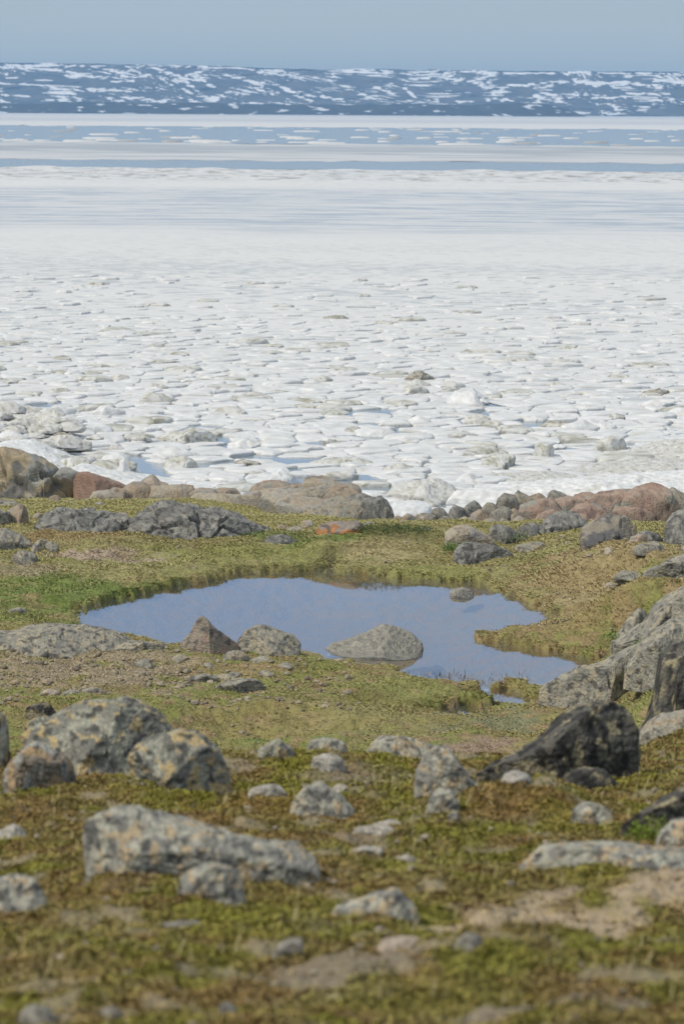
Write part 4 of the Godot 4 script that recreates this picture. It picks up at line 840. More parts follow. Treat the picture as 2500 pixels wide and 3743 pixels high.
func ice_sheet(d0: float, d1: float, nr: int, mode: int, label: String) -> void:
	var nc := 460
	var v := PackedVector3Array()
	var col := PackedColorArray()
	for j in nr:
		var t := j / float(nr - 1)
		var d := 1.0 / lerpf(1.0 / d0, 1.0 / d1, t)
		for i in nc:
			var s := -1.0 + 2.0 * i / (nc - 1.0)
			var x := s * d * 0.15 * (1.0 if absf(s) < 0.97 else 6.0)
			var dd := d
			if j == 0:
				dd += d * 0.03 * fractal.get_noise_2d(x * 40.0 / d, 3.0)
			if j == nr - 1:
				dd += d * 0.05 * fractal.get_noise_2d(x * 25.0 / d, 8.0)
			v.append(Vector3(x, SEA + 0.012 + (0.008 * fractal.get_noise_2d(x * 0.3, dd * 0.3) if mode == 0 else 0.0), -dd))
			col.append(sheet_color(x, dd, mode))
	var idx := PackedInt32Array()
	for j in nr - 1:
		for i in nc - 1:
			var a := j * nc + i
			idx.append_array([a, a + nc, a + 1, a + 1, a + nc, a + nc + 1])
	obj("sea_ice", mesh_of(v, idx, col), mats.sheet, label, "ice", "", "structure")

func sheet_color(x: float, d: float, mode: int) -> Color:
	var white := Color(.515, .515, .505)
	if mode == 0:
		var c := white
		var dash := fractal.get_noise_2d(x * 0.5, d * 0.8) + 0.3 * wide.get_noise_2d(x * 0.03, d * 0.05)
		c = c.lerp(Color(.37, .395, .40), sm(0.17, 0.27, dash) * (1.0 - 0.7 * sm(150, 215, d)))
		var band := sm(205, 235, d + 12.0 * wide.get_noise_2d(x * 0.02, 1.0)) * (1.0 - sm(325, 350, d))
		var streak := fractal.get_noise_2d(x * 0.05, d * 0.22)
		c = c.lerp(Color(.30, .345, .395), band * (0.3 + 0.7 * sm(-0.1, 0.2, streak)))
		c = c.lerp(white, band * 0.6 * sm(0.1, 0.3, fractal.get_noise_2d(x * 0.09 + 60, d * 0.4)))
		var rough := sm(365, 395, d) * (1.0 - 0.3 * sm(440, 450, d))
		var speck := fractal.get_noise_2d(x * 0.22, d * 0.11)
		c = c.lerp(Color(.25, .24, .22), rough * sm(0.18, 0.32, speck))
		c = c.lerp(Color(.38, .41, .43), rough * sm(0.1, 0.25, fractal.get_noise_2d(x * 0.1 + 20, d * 0.09)) * 0.8)
		return c
	if mode == 1:
		var s := fractal.get_noise_2d(x * 0.02, d * 0.04)
		var c := Color(.29, .315, .34).lerp(Color(.43, .44, .445), sm(-0.25, 0.3, s + 0.35 * sin(d * 0.025)))
		return c
	var t := fractal.get_noise_2d(x * 0.003, d * 0.006)
	return white.lerp(Color(.40, .415, .44), sm(2100, 2300, d + t * 200) * (1.0 - sm(2700, 3200, d + t * 300)) * 0.7)

func along(line: Array, x: float) -> float:
	var n := line.size() / 2
	for i in n - 1:
		if x <= line[i * 2 + 2] or i == n - 2:
			var t := clampf((x - line[i * 2]) / (line[i * 2 + 2] - line[i * 2]), 0.0, 1.0)
			return lerpf(line[i * 2 + 1], line[i * 2 + 3], t)
	return 0.0

func hills() -> void:
	hill_range("hills", SKYLINE, 7500.0, 8000.0, 130, 1500, 0, "long snow streaked blue hills across the bay")
	hill_range("low_hills", RIDGELINE, 6000.0, 6100.0, 40, 520, 1, "low dark ridge in front of the snow streaked hills")

func hill_range(called: String, line: Array, d0: float, d1: float, nr: int, nc: int, mode: int, label: String) -> void:
	var v := PackedVector3Array()
	var col := PackedColorArray()
	var x0: float = line[0]
	var x1: float = line[line.size() - 2]
	for j in nr + 1:
		var t := j / float(nr - 1)
		for i in nc:
			var x := lerpf(x0, x1, i / (nc - 1.0))
			var top := along(line, x)
			if mode == 0:
				top += 2.2 * fractal.get_noise_2d(x * 0.012, 4.0)
			else:
				top += 1.6 * fractal.get_noise_2d(x * 0.02, 14.0)
			var d := lerpf(d0, d1, t)
			var y := SEA - 0.5 + (top - SEA) * pow(minf(t, 1.0), 0.8)
			if j == nr:
				d = d1 + 900.0
				y = SEA - 1.0
			elif j > 0 and j < nr - 1:
				d += (40.0 if mode == 0 else 12.0) * fractal.get_noise_2d(x * 0.006, y * 0.03)
				y += (4.0 if mode == 0 else 1.5) * fractal.get_noise_2d(x * 0.01, y * 0.06 + 50.0) * minf(1.0, 4.0 * t * (1.0 - t))
			v.append(Vector3(x, y, -d))
			col.append(hill_color(x, y, (y - SEA) / maxf(top - SEA, 1.0), mode))
	var idx := PackedInt32Array()
	for j in nr:
		for i in nc - 1:
			var a := j * nc + i
			idx.append_array([a, a + nc, a + 1, a + 1, a + nc, a + nc + 1])
	obj(called, mesh_of(v, idx, col), mats.hill, label, "hills", "", "structure")

func hill_color(x: float, y: float, f: float, mode: int) -> Color:
	var rock := Color(.080, .079, .075).lerp(Color(.12, .108, .095), sm(-0.2, 0.4, fractal.get_noise_2d(x * 0.01, y * 0.05)))
	if mode == 1:
		rock = Color(.042, .043, .041).lerp(Color(.058, .055, .050), sm(-0.2, 0.4, fractal.get_noise_2d(x * 0.02, y * 0.1)))
		var few := fractal.get_noise_2d(x * 0.018 + 7, y * 0.09)
		return rock.lerp(Color(.62, .63, .64), sm(0.44, 0.48, few))
	var snow := 0.0
	var wob := 9.0 * fractal.get_noise_2d(x * 0.03, y * 0.12)
	for k in range(0, SNOW_STREAKS.size(), 5):
		var a := Vector2(SNOW_STREAKS[k], SNOW_STREAKS[k + 1])
		var b := Vector2(SNOW_STREAKS[k + 2], SNOW_STREAKS[k + 3])
		var w: float = SNOW_STREAKS[k + 4]
		if x < minf(a.x, b.x) - 20.0 or x > maxf(a.x, b.x) + 20.0:
			continue
		var p := Vector2(x, y)
		var ab := b - a
		var t := clampf((p - a).dot(ab) / ab.length_squared(), 0.0, 1.0)
		var q := (p - a - ab * t) * Vector2(0.55, 1.0)
		if q.length() + wob * 0.7 < w * 0.75:
			snow = 1.0
	var lean := 3.4 * sm(-480.0, -200.0, x) * (1.0 - 1.7 * sm(150.0, 500.0, x)) + 1.5 * wide.get_noise_2d(x * 0.004, 2.0)
	var u := x + y * lean
	var n := 0.75 * fractal.get_noise_2d(u * 0.014, (y + 0.12 * u) * 0.12) + 0.5 * fractal.get_noise_2d(u * 0.045, y * 0.2 + 9.0) + 0.5 * wide.get_noise_2d(x * 0.007, y * 0.03)
	var bias := 0.36 - 0.22 * sm(0.78, 1.0, f) - 0.08 * sm(-100.0, 300.0, x) * (1.0 - 0.4 * sm(500.0, 800.0, x))
	snow = maxf(snow, sm(bias, bias + 0.05, n))
	return rock.lerp(Color(.80, .79, .76), snow)

# ------------------------------------------------------------------ rocks and ice blocks
func rock(r: Array) -> void:
	var o: Array = r[12]
	var w: float = o[o.size() - 2] - o[0]
	var dist := -float(r[7])
	var px := w / dist * 2900.0
	var nu := int(clampf(px / 1.15, 18, 330))
	var nv := int(clampf(px / 1.3, 22, 130))
	var m := loft(o, r[8], r[9], int(r[10]), r[11], KINDS[r[4]], Vector3(r[5], r[6], r[7]), hash(r[1]), nu, nv)
	var y: float = r[6]
	if y > -1.0 and r[2] != "ice" and dist < 46.0 and not (r[4] == "pond"):
		y += ground(r[5], dist) - land(r[5], dist)
	var mat: Material = mats.ice if r[2] == "ice" else mats.rock
	var node := obj(r[0], m, mat, r[1], r[2], r[3])
	node.position = Vector3(r[5], y, r[7])

func loft(o: Array, dep: float, box: float, chop: int, amp: float, kind: Array, at: Vector3, sd: int, nu: int, nv: int) -> ArrayMesh:
	# a stone whose crest follows the given outline, rounded in depth, with flat broken faces and a rough skin
	var rg := RandomNumberGenerator.new()
	rg.seed = sd
	var n := o.size() / 2
	var x0: float = o[0]
	var x1: float = o[(n - 1) * 2]
	var hw := (x1 - x0) * 0.5
	var cx := (x1 + x0) * 0.5
	var tall := 0.0
	for k in n:
		tall = maxf(tall, o[k * 2 + 1])
	var sink := maxf(0.3 * tall, 0.06 * hw) + 0.02
	var off := Vector3(rg.randf() * 90.0, rg.randf() * 90.0, rg.randf() * 90.0)
	var planes := []
	for k in chop:
		var nn := Vector3(rg.randf_range(-1, 1), rg.randf_range(-0.15, 0.85), rg.randf_range(-0.4, 1.0) if k % 3 else rg.randf_range(0.5, 1.0)).normalized()
		var cut := rg.randf_range(0.36, 0.70) if nn.z > 0.35 else rg.randf_range(0.70, 0.9)
		for q in n:
			cut = maxf(cut, nn.x * (o[q * 2] - cx) / hw + nn.y * o[q * 2 + 1] / tall - 0.04)
		planes.append([nn, cut])
	if kind == KINDS["pyr"]:
		planes = [[Vector3(-0.55, 0.25, 0.75).normalized(), 0.36], [Vector3(0.62, 0.25, 0.62).normalized(), 0.34], [Vector3(-0.1, -0.3, 1.0).normalized(), 0.55]]
	var tilt := rg.randf_range(0.05, 0.35) if box < 0.4 else 0.0
	var cracked: bool = kind[4] < 7.0 and kind[0][0] < 0.45 and chop > 3
	var v := PackedVector3Array()
	var size := minf(hw, tall * 1.6 + 0.02)
	var f1 := 0.9 / maxf(size, 0.02)
	var fj := Vector3(1.0, 1.5, 1.0) * 1.3 / maxf(size, 0.02)
	for i in nu:
		var s := 0.5 - 0.5 * cos(PI * (i + 0.35) / (nu - 0.3))
		s = lerpf(s, i / (nu - 1.0), 0.45)
		var x := lerpf(x0, x1, s)
		var t := 0.0
		for k in n - 1:
			if x <= o[k * 2 + 2] or k == n - 2:
				var q := clampf((x - o[k * 2]) / maxf(o[k * 2 + 2] - o[k * 2], 1e-4), 0, 1)
				t = lerpf(o[k * 2 + 1], o[k * 2 + 3], lerpf(q, q * q * (3 - 2 * q), 0.15))
				break
		var e := 2.0 * s - 1.0
		var round_end := sqrt(maxf(0.02, 1.0 - e * e * e * e))
		var dz := dep * round_end * (0.45 + 0.55 * sqrt(clampf(t / tall, 0, 1)))
		for j in nv:
			var a := TAU * j / nv
			var c := cos(a)
			var si := sin(a)
			var rr := pow(pow(absf(c), 2.0 / box) + pow(absf(si), 2.0 / box), -0.5 * box)
			var z := dz * c * rr
			var y := t * si * rr if si >= 0.0 else sink * si * rr
			var p := Vector3(x - cx, y - (z / dep) * tilt * t if si > 0.0 else y, z)
			var u := Vector3(p.x / hw, p.y / tall, p.z / dep)
			for pl in planes:
				var over: float = u.dot(pl[0]) - pl[1]
				if over > 0.0:
					u -= (pl[0] as Vector3) * over * 0.96
			p = Vector3(u.x * hw, u.y * tall, u.z * dep)
			var out := Vector3(u.x, maxf(u.y, 0.0), u.z).normalized()
			var w := p + off
			var k1 := fractal.get_noise_3dv(w * f1) * 0.08 * size + cells.get_noise_3dv(w * f1 * 2.2) * 0.035 * size
			k1 += fractal.get_noise_3dv(w * f1 * 5.0) * 0.045 * size
			if cracked:
				var jn := joints.get_noise_3dv(w * fj + Vector3.ONE * 0.25 * k1 / size) + 1.0
				k1 -= 0.10 * size * sm(0.10, 0.0, jn)
			p += out * k1 * amp * Vector3(0.5, 0.8, 1.0)
			p.x += cx
			v.append(p)
	var idx := PackedInt32Array()
	for i in nu - 1:
		for j in nv:
			var a := i * nv + j
			var b := i * nv + (j + 1) % nv
			idx.append_array([a, b, a + nv, b, b + nv, a + nv])
	for side in 2:
		var at_end := 0 if side == 0 else (nu - 1) * nv
		var mid := Vector3.ZERO
		for j in nv:
			mid += v[at_end + j]
		v.append(mid / nv)
		var c := v.size() - 1
		for j in nv:
			var b := at_end + (j + 1) % nv
			idx.append_array([c, b, at_end + j] if side == 0 else [c, at_end + j, b])
	var col := PackedColorArray()
	for p in v:
		col.append(stone_color(kind, p + off))
	return mesh_of(v, idx, col)

# ------------------------------------------------------------------ pack ice
func clip(poly: PackedVector2Array, n: Vector2, c: float) -> PackedVector2Array:
	var out := PackedVector2Array()
	var k := poly.size()
	for i in k:
		var a := poly[i]
		var b := poly[(i + 1) % k]
		var da := a.dot(n) - c
		var db := b.dot(n) - c
		if da <= 0.0:
			out.append(a)
		if (da < 0.0 and db > 0.0) or (da > 0.0 and db < 0.0):
			out.append(a + (b - a) * (da / (da - db)))
	return out

func open_water(x: float, d: float) -> float:
	# where the photograph shows leads of open water: wider gaps between the floes
	var w := 0.0
	for p in [[-5.1, 73.5, 1.3, 4.0], [-4.6, 79.0, 1.6, 2.0], [-6.5, 95.0, 1.5, 3.0], [2.2, 66.5, 1.2, 2.5], [0.4, 87.0, 1.5, 1.5], [4.6, 90.0, 2.0, 1.5], [1.0, 105.0, 2.0, 2.0], [6.4, 84.0, 1.5, 1.5], [-1.2, 75.0, 1.2, 2.0]]:
		var u: float = (x - p[0]) / p[2]
		var v: float = (d - p[1]) / p[3]
		w = maxf(w, 1.0 - sqrt(u * u + v * v))
	return clampf(w + 0.3 * wide.get_noise_2d(x * 0.25, d * 0.12), 0.0, 1.0)

var counted := {}
const ORDINALS := ["nearest", "second nearest", "third nearest", "fourth nearest", "fifth nearest", "sixth nearest", "seventh nearest", "eighth nearest", "ninth nearest", "tenth nearest", "eleventh nearest", "twelfth nearest", "thirteenth nearest", "fourteenth nearest", "fifteenth nearest"]
func told(what: String, x: float, d: float) -> String:
	# which one: its kind, the landmark it lies beside and its turn, counted outwards from the shore
	var best := 1e9
	var mark: Array = LANDMARKS[0]
	for l in LANDMARKS:
		var e := Vector2((x - l[0]) * 1.6, d - l[1]).length()
		if e < best:
			best = e
			mark = l
	var side := "left of" if x < mark[0] - 0.3 else "right of" if x > mark[0] + 0.3 else "in line with"
	if d < mark[1] - 1.5:
		side = "before and " + side
	elif d > mark[1] + 1.5:
		side = "beyond and " + side
	var key := what + side + str(mark[2])
	counted[key] = counted.get(key, -1) + 1
	return "%s %s %s %s" % [ORDINALS[mini(counted[key], 14)], what, side, mark[2]]

func ice_field() -> void:
	var step := 0.92
	var d0 := 60.5
	var nj := int((160.0 - d0) / step)
	var ni := 56
	var seeds := {}
	for j in range(-2, nj + 3):
		for i in range(-ni, ni + 1):
			seeds[Vector2i(i, j)] = [Vector2((i + rng.randf_range(-0.46, 0.46)) * step, d0 + (j + rng.randf_range(-0.46, 0.46)) * step), rng.randf_range(-0.5, 0.5)]
	var floes := []
	for j in nj:
		for i in range(-ni + 2, ni - 1):
			var s: Array = seeds[Vector2i(i, j)]
			var p: Vector2 = s[0]
			if absf(p.x) > p.y * 0.125 + 4.0:
				continue
			if land(p.x, p.y) > SEA - 0.1 and p.y < 66.0:
				continue
			var open := open_water(p.x, p.y)
			if rng.randf() < open * 1.1 or rng.randf() < 0.03 or rng.randf() < 0.88 * sm(88.0, 145.0, p.y):
				continue
			var gap := (0.0 + 0.05 * rng.randf() * rng.randf() + 0.12 * open) * 0.5
			if rng.randf() < 0.08:
				gap += 0.06
			var poly := PackedVector2Array([p + Vector2(-2, -2), p + Vector2(2, -2), p + Vector2(2, 2), p + Vector2(-2, 2)])
			for b in range(-2, 3):
				for a in range(-2, 3):
					if a == 0 and b == 0:
						continue
					var q: Array = seeds[Vector2i(i + a, j + b)]
					var dv: Vector2 = q[0] - p
					var l := dv.length()
					var nn := dv / l
					var half := 0.5 * l + 0.5 * (float(s[1]) - float(q[1])) * 0.5
					poly = clip(poly, nn, p.dot(nn) + half - gap)
					if poly.size() < 3:
						break
				if poly.size() < 3:
					break
			if poly.size() >= 3:
				floes.append([p, poly])
	floes.sort_custom(func(a, b): return a[0].y < b[0].y)
	var made := 0
	var rv := PackedVector3Array()
	var ri := PackedInt32Array()
	var rc := PackedColorArray()
	for f in floes:
		var p: Vector2 = f[0]
		var v := PackedVector3Array()
		var idx := PackedInt32Array()
		var col := PackedColorArray()
		var dirty := floe(f[1], p, v, idx, col)
		if v.size() == 0:
			continue
		if made < 290 and absf(p.x) < p.y * 0.122:
			made += 1
			for k in v.size():
				v[k] -= Vector3(p.x, SEA, -p.y)
			var wide_ := 0.0
			for k in v:
				wide_ = maxf(wide_, absf(k.x))
			var what := ("large" if wide_ > 0.72 else "middling" if wide_ > 0.55 else "small") + (" dirty grey floe" if dirty else " white floe")
			var o := obj("ice_floe", mesh_of(v, idx, col), mats.ice, told(what, p.x, p.y), "ice floe", "dirty floes off the shore" if dirty else "white floes off the shore")
			o.position = Vector3(p.x, SEA, -p.y)
		else:
			var at := rv.size()
			rv.append_array(v)
			rc.append_array(col)
			for k in idx:
				ri.append(k + at)
	obj("pack_ice", mesh_of(rv, ri, rc), mats.ice, "countless white floes of the pack ice farther out in the bay", "pack ice", "", "stuff")
	# scattered bits of drift ice in the far dark lead
	rv = PackedVector3Array()
	ri = PackedInt32Array()
	rc = PackedColorArray()
	for k in 170:
		var d := 1.0 / lerpf(1.0 / 790.0, 1.0 / 1620.0, rng.randf())
		var x := rng.randf_range(-0.15, 0.15) * d
		if rng.randf() < 0.3:
			d = 1600.0 - rng.randf() * rng.randf() * 300.0
		if rng.randf() < 0.35 and x < 0.0:
			d = 800.0 + rng.randf() * 60.0
		var ring := PackedVector2Array()
		var rad := rng.randf_range(1.2, 5.0) * rng.randf_range(0.4, 1.0)
		for q in 9:
			ring.append(Vector2(x, d) + Vector2.from_angle(-TAU * q / 9.0) * rad * Vector2(1.5, 1.0) * rng.randf_range(0.7, 1.2))
		var at := rv.size()
		var c := Color(.50, .505, .50) if rng.randf() < 0.8 else Color(.32, .32, .31)
		var high := rng.randf_range(0.15, 0.5)
		for q in 9:
			rv.append(Vector3(ring[q].x, SEA - 0.1, -ring[q].y))
			rc.append(c)
		for q in 9:
			rv.append(Vector3(lerpf(ring[q].x, x, 0.15), SEA + high, -lerpf(ring[q].y, d, 0.15)))
			rc.append(c)
		rv.append(Vector3(x, SEA + high * 1.2, -d))
		rc.append(c)
		for q in 9:
			var q1 := (q + 1) % 9
			ri.append_array([at + q, at + 9 + q, at + q1, at + q1, at + 9 + q, at + 9 + q1, at + 9 + q, at + 18, at + 9 + q1])
	obj("drift_ice", mesh_of(rv, ri, rc), mats.sheet, "scattered bits of drift ice in the dark far lead", "drift ice", "", "stuff")

func floe(poly: PackedVector2Array, c: Vector2, v: PackedVector3Array, idx: PackedInt32Array, col: PackedColorArray) -> bool:
	# corners cut twice, then a low slab with a worn rim and an uneven top
	for pass_ in 2:
		var cut := PackedVector2Array()
		var k := poly.size()
		for i in k:
			cut.append(poly[i].lerp(poly[(i + 1) % k], 0.14))
			cut.append(poly[i].lerp(poly[(i + 1) % k], 0.86))
		poly = cut
		if poly.size() > 16:
			break
	var n := poly.size()
	var mid := Vector2.ZERO
	for p in poly:
		mid += p
	mid /= n
	var area := 0.0
	for i in n:
		area += (poly[i] - mid).cross(poly[(i + 1) % n] - mid) * 0.5
	if absf(area) < 0.05:
		return false
	if area > 0.0:
		poly.reverse()
	var high := 0.035 + 0.08 * pow(rng.randf(), 3.0) + 0.03 * maxf(0.0, wide.get_noise_2d(c.x * 0.2, c.y * 0.2))
	var tilt := Vector2(rng.randf_range(-0.05, 0.05), rng.randf_range(-0.05, 0.05))
	var dirty := rng.randf() < 0.03 + 0.22 * maxf(0.0, wide.get_noise_2d(c.x * 0.12 + 40, c.y * 0.12))
	var kind: Array = KINDS["dirtyice"] if dirty else KINDS["snow"]
	if dirty:
		high += 0.05
	for ring in 4:
		for i in n:
			var p := poly[i]
			var q := p
			var y := -0.08
			if ring == 1:
				y = high * 0.45
			elif ring == 2:
				q = p.lerp(mid, 0.10)
				y = high * 0.92
			elif ring == 3:
				q = p.lerp(mid, 0.45)
				y = high * 1.1
			if ring > 0:
				y += (q - mid).dot(tilt)
				q += Vector2(wide.get_noise_2d(q.x * 5.0, q.y * 5.0), wide.get_noise_2d(q.x * 5.0 + 9.0, q.y * 5.0)) * 0.05
				y += (0.05 if dirty else 0.022) * fractal.get_noise_2d(q.x * 3.0, q.y * 3.0)
			v.append(Vector3(q.x, SEA + y, -q.y))
	v.append(Vector3(mid.x, SEA + high * 1.15, -mid.y))
	for p in v:
		col.append(stone_color(kind, p))
	for ring in 3:
		for i in n:
			var a := ring * n + i
			var b := ring * n + (i + 1) % n
			idx.append_array([a, a + n, b, b, a + n, b + n])
	for i in n:
		idx.append_array([3 * n + i, 4 * n, 3 * n + (i + 1) % n])
	return dirty

func lump_outline(w: float, h: float) -> Array:
	var o := []
	for k in 7:
		var t := k / 6.0
		o.append(-w + 2 * w * t)
		o.append(h * (0.12 + 0.88 * pow(sin(PI * clampf(t, 0.04, 0.96)), 0.7)) * rng.randf_range(0.6, 1.0))
	return o

func ice_rubble() -> void:
	for k in 130:
		var near := k < 62
		var turn := (k if near else k - 62) / (62.0 if near else 68.0)
		var x := rng.randf_range(-10.4, -5.4) if near else 0.0
		var d := 70.0 + 14.0 * turn + rng.randf() * 0.2
		if near:
			if x > -5.4 - (d - 70.0) * 0.22 + rng.randf():
				x -= 2.0
		else:
			d = 67.0 + 33.0 * turn + rng.randf() * 0.4
			x = rng.randf_range(-0.115, 0.118) * d
		var w := rng.randf_range(0.18, 0.6)
		var h := w * rng.randf_range(0.3, 0.6)
		var kind := "dirtysnow" if rng.randf() < 0.45 else ("snow" if rng.randf() < 0.65 else ("dirtyice" if rng.randf() < 0.7 else "mudice"))
		var m := loft(lump_outline(w, h), w * rng.randf_range(0.6, 1.0), 0.6, 7, 1.3, KINDS[kind], Vector3.ZERO, 700 + k, 18, 16)
		var tone: String = {"dirtysnow": "off-white", "snow": "white", "dirtyice": "dirty", "mudice": "muddy"}[kind]
		var o: MeshInstance3D
		if near:
			o = obj("ice_chunk", m, mats.ice, told(("big " if w > 0.4 else "small ") + tone + " ice chunk", x, d), "ice", "ice rubble behind the left crag")
		else:
			o = obj("ice_lump", m, mats.ice, told(("big " if w > 0.4 else "small ") + tone + " ice lump", x, d), "ice", "ice lumps among the floes")
		o.position = Vector3(x, SEA + (0.12 if near else 0.05) + (0.25 * rng.randf() if near else 0.0), -d)
		o.rotation.y = rng.randf_range(-0.5, 0.5)

# ------------------------------------------------------------------ plants
func leaf_into(v: PackedVector3Array, idx: PackedInt32Array, col: PackedColorArray, p: Vector3, dir: Vector3, side: Vector3, l: float, w: float, c: Color) -> void:
	var a := v.size()
	v.append(p)
	v.append(p + dir * l * 0.5 + side * w * 0.5)
	v.append(p + dir * l * 0.5 - side * w * 0.5)
	v.append(p + dir * l)
	for k in 4:
		col.append(c)
	idx.append_array([a, a + 1, a + 2, a + 1, a + 3, a + 2])

func any_dir() -> Vector3:
	return Vector3(rng.randf_range(-1, 1), rng.randf_range(-1, 1), rng.randf_range(-1, 1)).normalized()

func plants() -> void:
	for p in PLANTS:
		var x: float = p[2]
		var z: float = p[3]
		var w: float = p[4]
		var h: float = p[5]
		var root := Node3D.new()
		root.name = numbered(p[0])
		add_child(root)
		root.position = Vector3(x, ground(x, -z), z)
		tag(root, p[1], "shrub" if p[0] == "shrub" else "moss", "")
		var tone: Color = [Color(.13, .20, .055), Color(.15, .20, .03), Color(.095, .125, .05), Color(.20, .23, .125)][int(p[6])]
		var v := PackedVector3Array()
		var idx := PackedInt32Array()
		var col := PackedColorArray()
		var count := 900 if p[6] != 1 else 700
		for k in count:
			var q := any_dir() * pow(rng.randf(), 0.4)
			var pos := Vector3(q.x * w, absf(q.y) * h * (0.75 + 0.35 * wide.get_noise_2d(q.x * 6.0 + x, q.z * 6.0)), q.z * w * 0.7)
			var c := tone * rng.randf_range(0.65, 1.35)
			leaf_into(v, idx, col, pos, (any_dir() + Vector3(0, 0.7, 0)).normalized(), any_dir(), rng.randf_range(0.02, 0.04) * (1.0 if p[6] != 1 else 0.5), 0.016 if p[6] != 1 else 0.009, c)
		obj("foliage", mesh_of(v, idx, col), mats.leaf, "", "", "", "", root)
		v = PackedVector3Array()
		idx = PackedInt32Array()
		col = PackedColorArray()
		for k in 14:
			var e := Vector3(rng.randf_range(-1, 1) * w * 0.8, h * rng.randf_range(0.4, 0.9), rng.randf_range(-1, 1) * w * 0.5)
			leaf_into(v, idx, col, Vector3(e.x * 0.3, -0.02, e.z * 0.3), e, Vector3(1, 0, 0.3).normalized(), 1.0, 0.007, Color(.12, .09, .06))
		obj("stem", mesh_of(v, idx, col), mats.stem, "", "", "", "", root)

func tuft(count: int, spread: float, tall: float, width: float, lean: float, sd: int) -> ArrayMesh:
	var rg := RandomNumberGenerator.new()
	rg.seed = sd
	var v := PackedVector3Array()
	var idx := PackedInt32Array()
	for k in count:
		var a := rg.randf() * TAU
		var b := Vector3(cos(a), 0, sin(a)) * spread * sqrt(rg.randf())
		var side := Vector3(cos(a * 3.1), 0, sin(a * 3.1)) * width
		var top := b + Vector3(cos(a + 0.6) * lean, 1.0, sin(a + 0.6) * lean) * tall * rg.randf_range(0.55, 1.0)
		var mid := b.lerp(top, 0.55) + Vector3(0, tall * 0.08, 0)
		var s := v.size()
		v.append_array([b - side, b + side, mid - side * 0.8, mid + side * 0.8, top])
		idx.append_array([s, s + 2, s + 1, s + 1, s + 2, s + 3, s + 2, s + 4, s + 3])
	return mesh_of(v, idx, PackedColorArray(), 0.7)

func heath(count: int, spread: float, tall: float, leaf: float, sd: int) -> ArrayMesh:
	var rg := RandomNumberGenerator.new()
	rg.seed = sd
	var v := PackedVector3Array()
	var idx := PackedInt32Array()
	for k in count:
		var a := rg.randf() * TAU
		var r := spread * sqrt(rg.randf())
		var p := Vector3(cos(a) * r, tall * rg.randf() * (1.0 - 0.5 * r / spread), sin(a) * r)
		var dir := Vector3(rg.randf_range(-1, 1), rg.randf_range(0.0, 1.2), rg.randf_range(-1, 1)).normalized()
		var side := dir.cross(Vector3(rg.randf_range(-1, 1), rg.randf_range(-1, 1), rg.randf_range(-1, 1))).normalized()
		var s := v.size()
		v.append_array([p, p + dir * leaf * 0.5 + side * leaf * 0.3, p + dir * leaf * 0.5 - side * leaf * 0.3, p + dir * leaf])
		idx.append_array([s, s + 1, s + 2, s + 1, s + 3, s + 2])
	return mesh_of(v, idx, PackedColorArray(), 0.7)

func scatter(called: String, label: String, category: String, mesh: Mesh, spots: Array, mat: Material = null) -> void:
	# spots: x, y, d, scale, tall, turn, colour
	var buf := PackedFloat32Array()
	buf.resize(spots.size() * 16)
	var o := 0
	for s in spots:
		var c: float = cos(s[5]) * s[3]
		var n: float = sin(s[5]) * s[3]
		var col: Color = s[6]
		buf[o] = c; buf[o + 2] = n; buf[o + 3] = s[0]
		buf[o + 5] = s[4]; buf[o + 7] = s[1]
		buf[o + 8] = -n; buf[o + 10] = c; buf[o + 11] = -s[2]
		buf[o + 12] = col.r; buf[o + 13] = col.g; buf[o + 14] = col.b; buf[o + 15] = 1.0
		o += 16
	var mm := MultiMesh.new()
	mm.transform_format = MultiMesh.TRANSFORM_3D
	mm.use_colors = true
	mm.mesh = mesh
	mm.instance_count = spots.size()
	mm.buffer = buf
	var node := MultiMeshInstance3D.new()
	node.name = numbered(called)
	node.multimesh = mm
	node.material_override = mat if mat else mats.grass
	add_child(node)
	tag(node, label, category, "", "stuff")

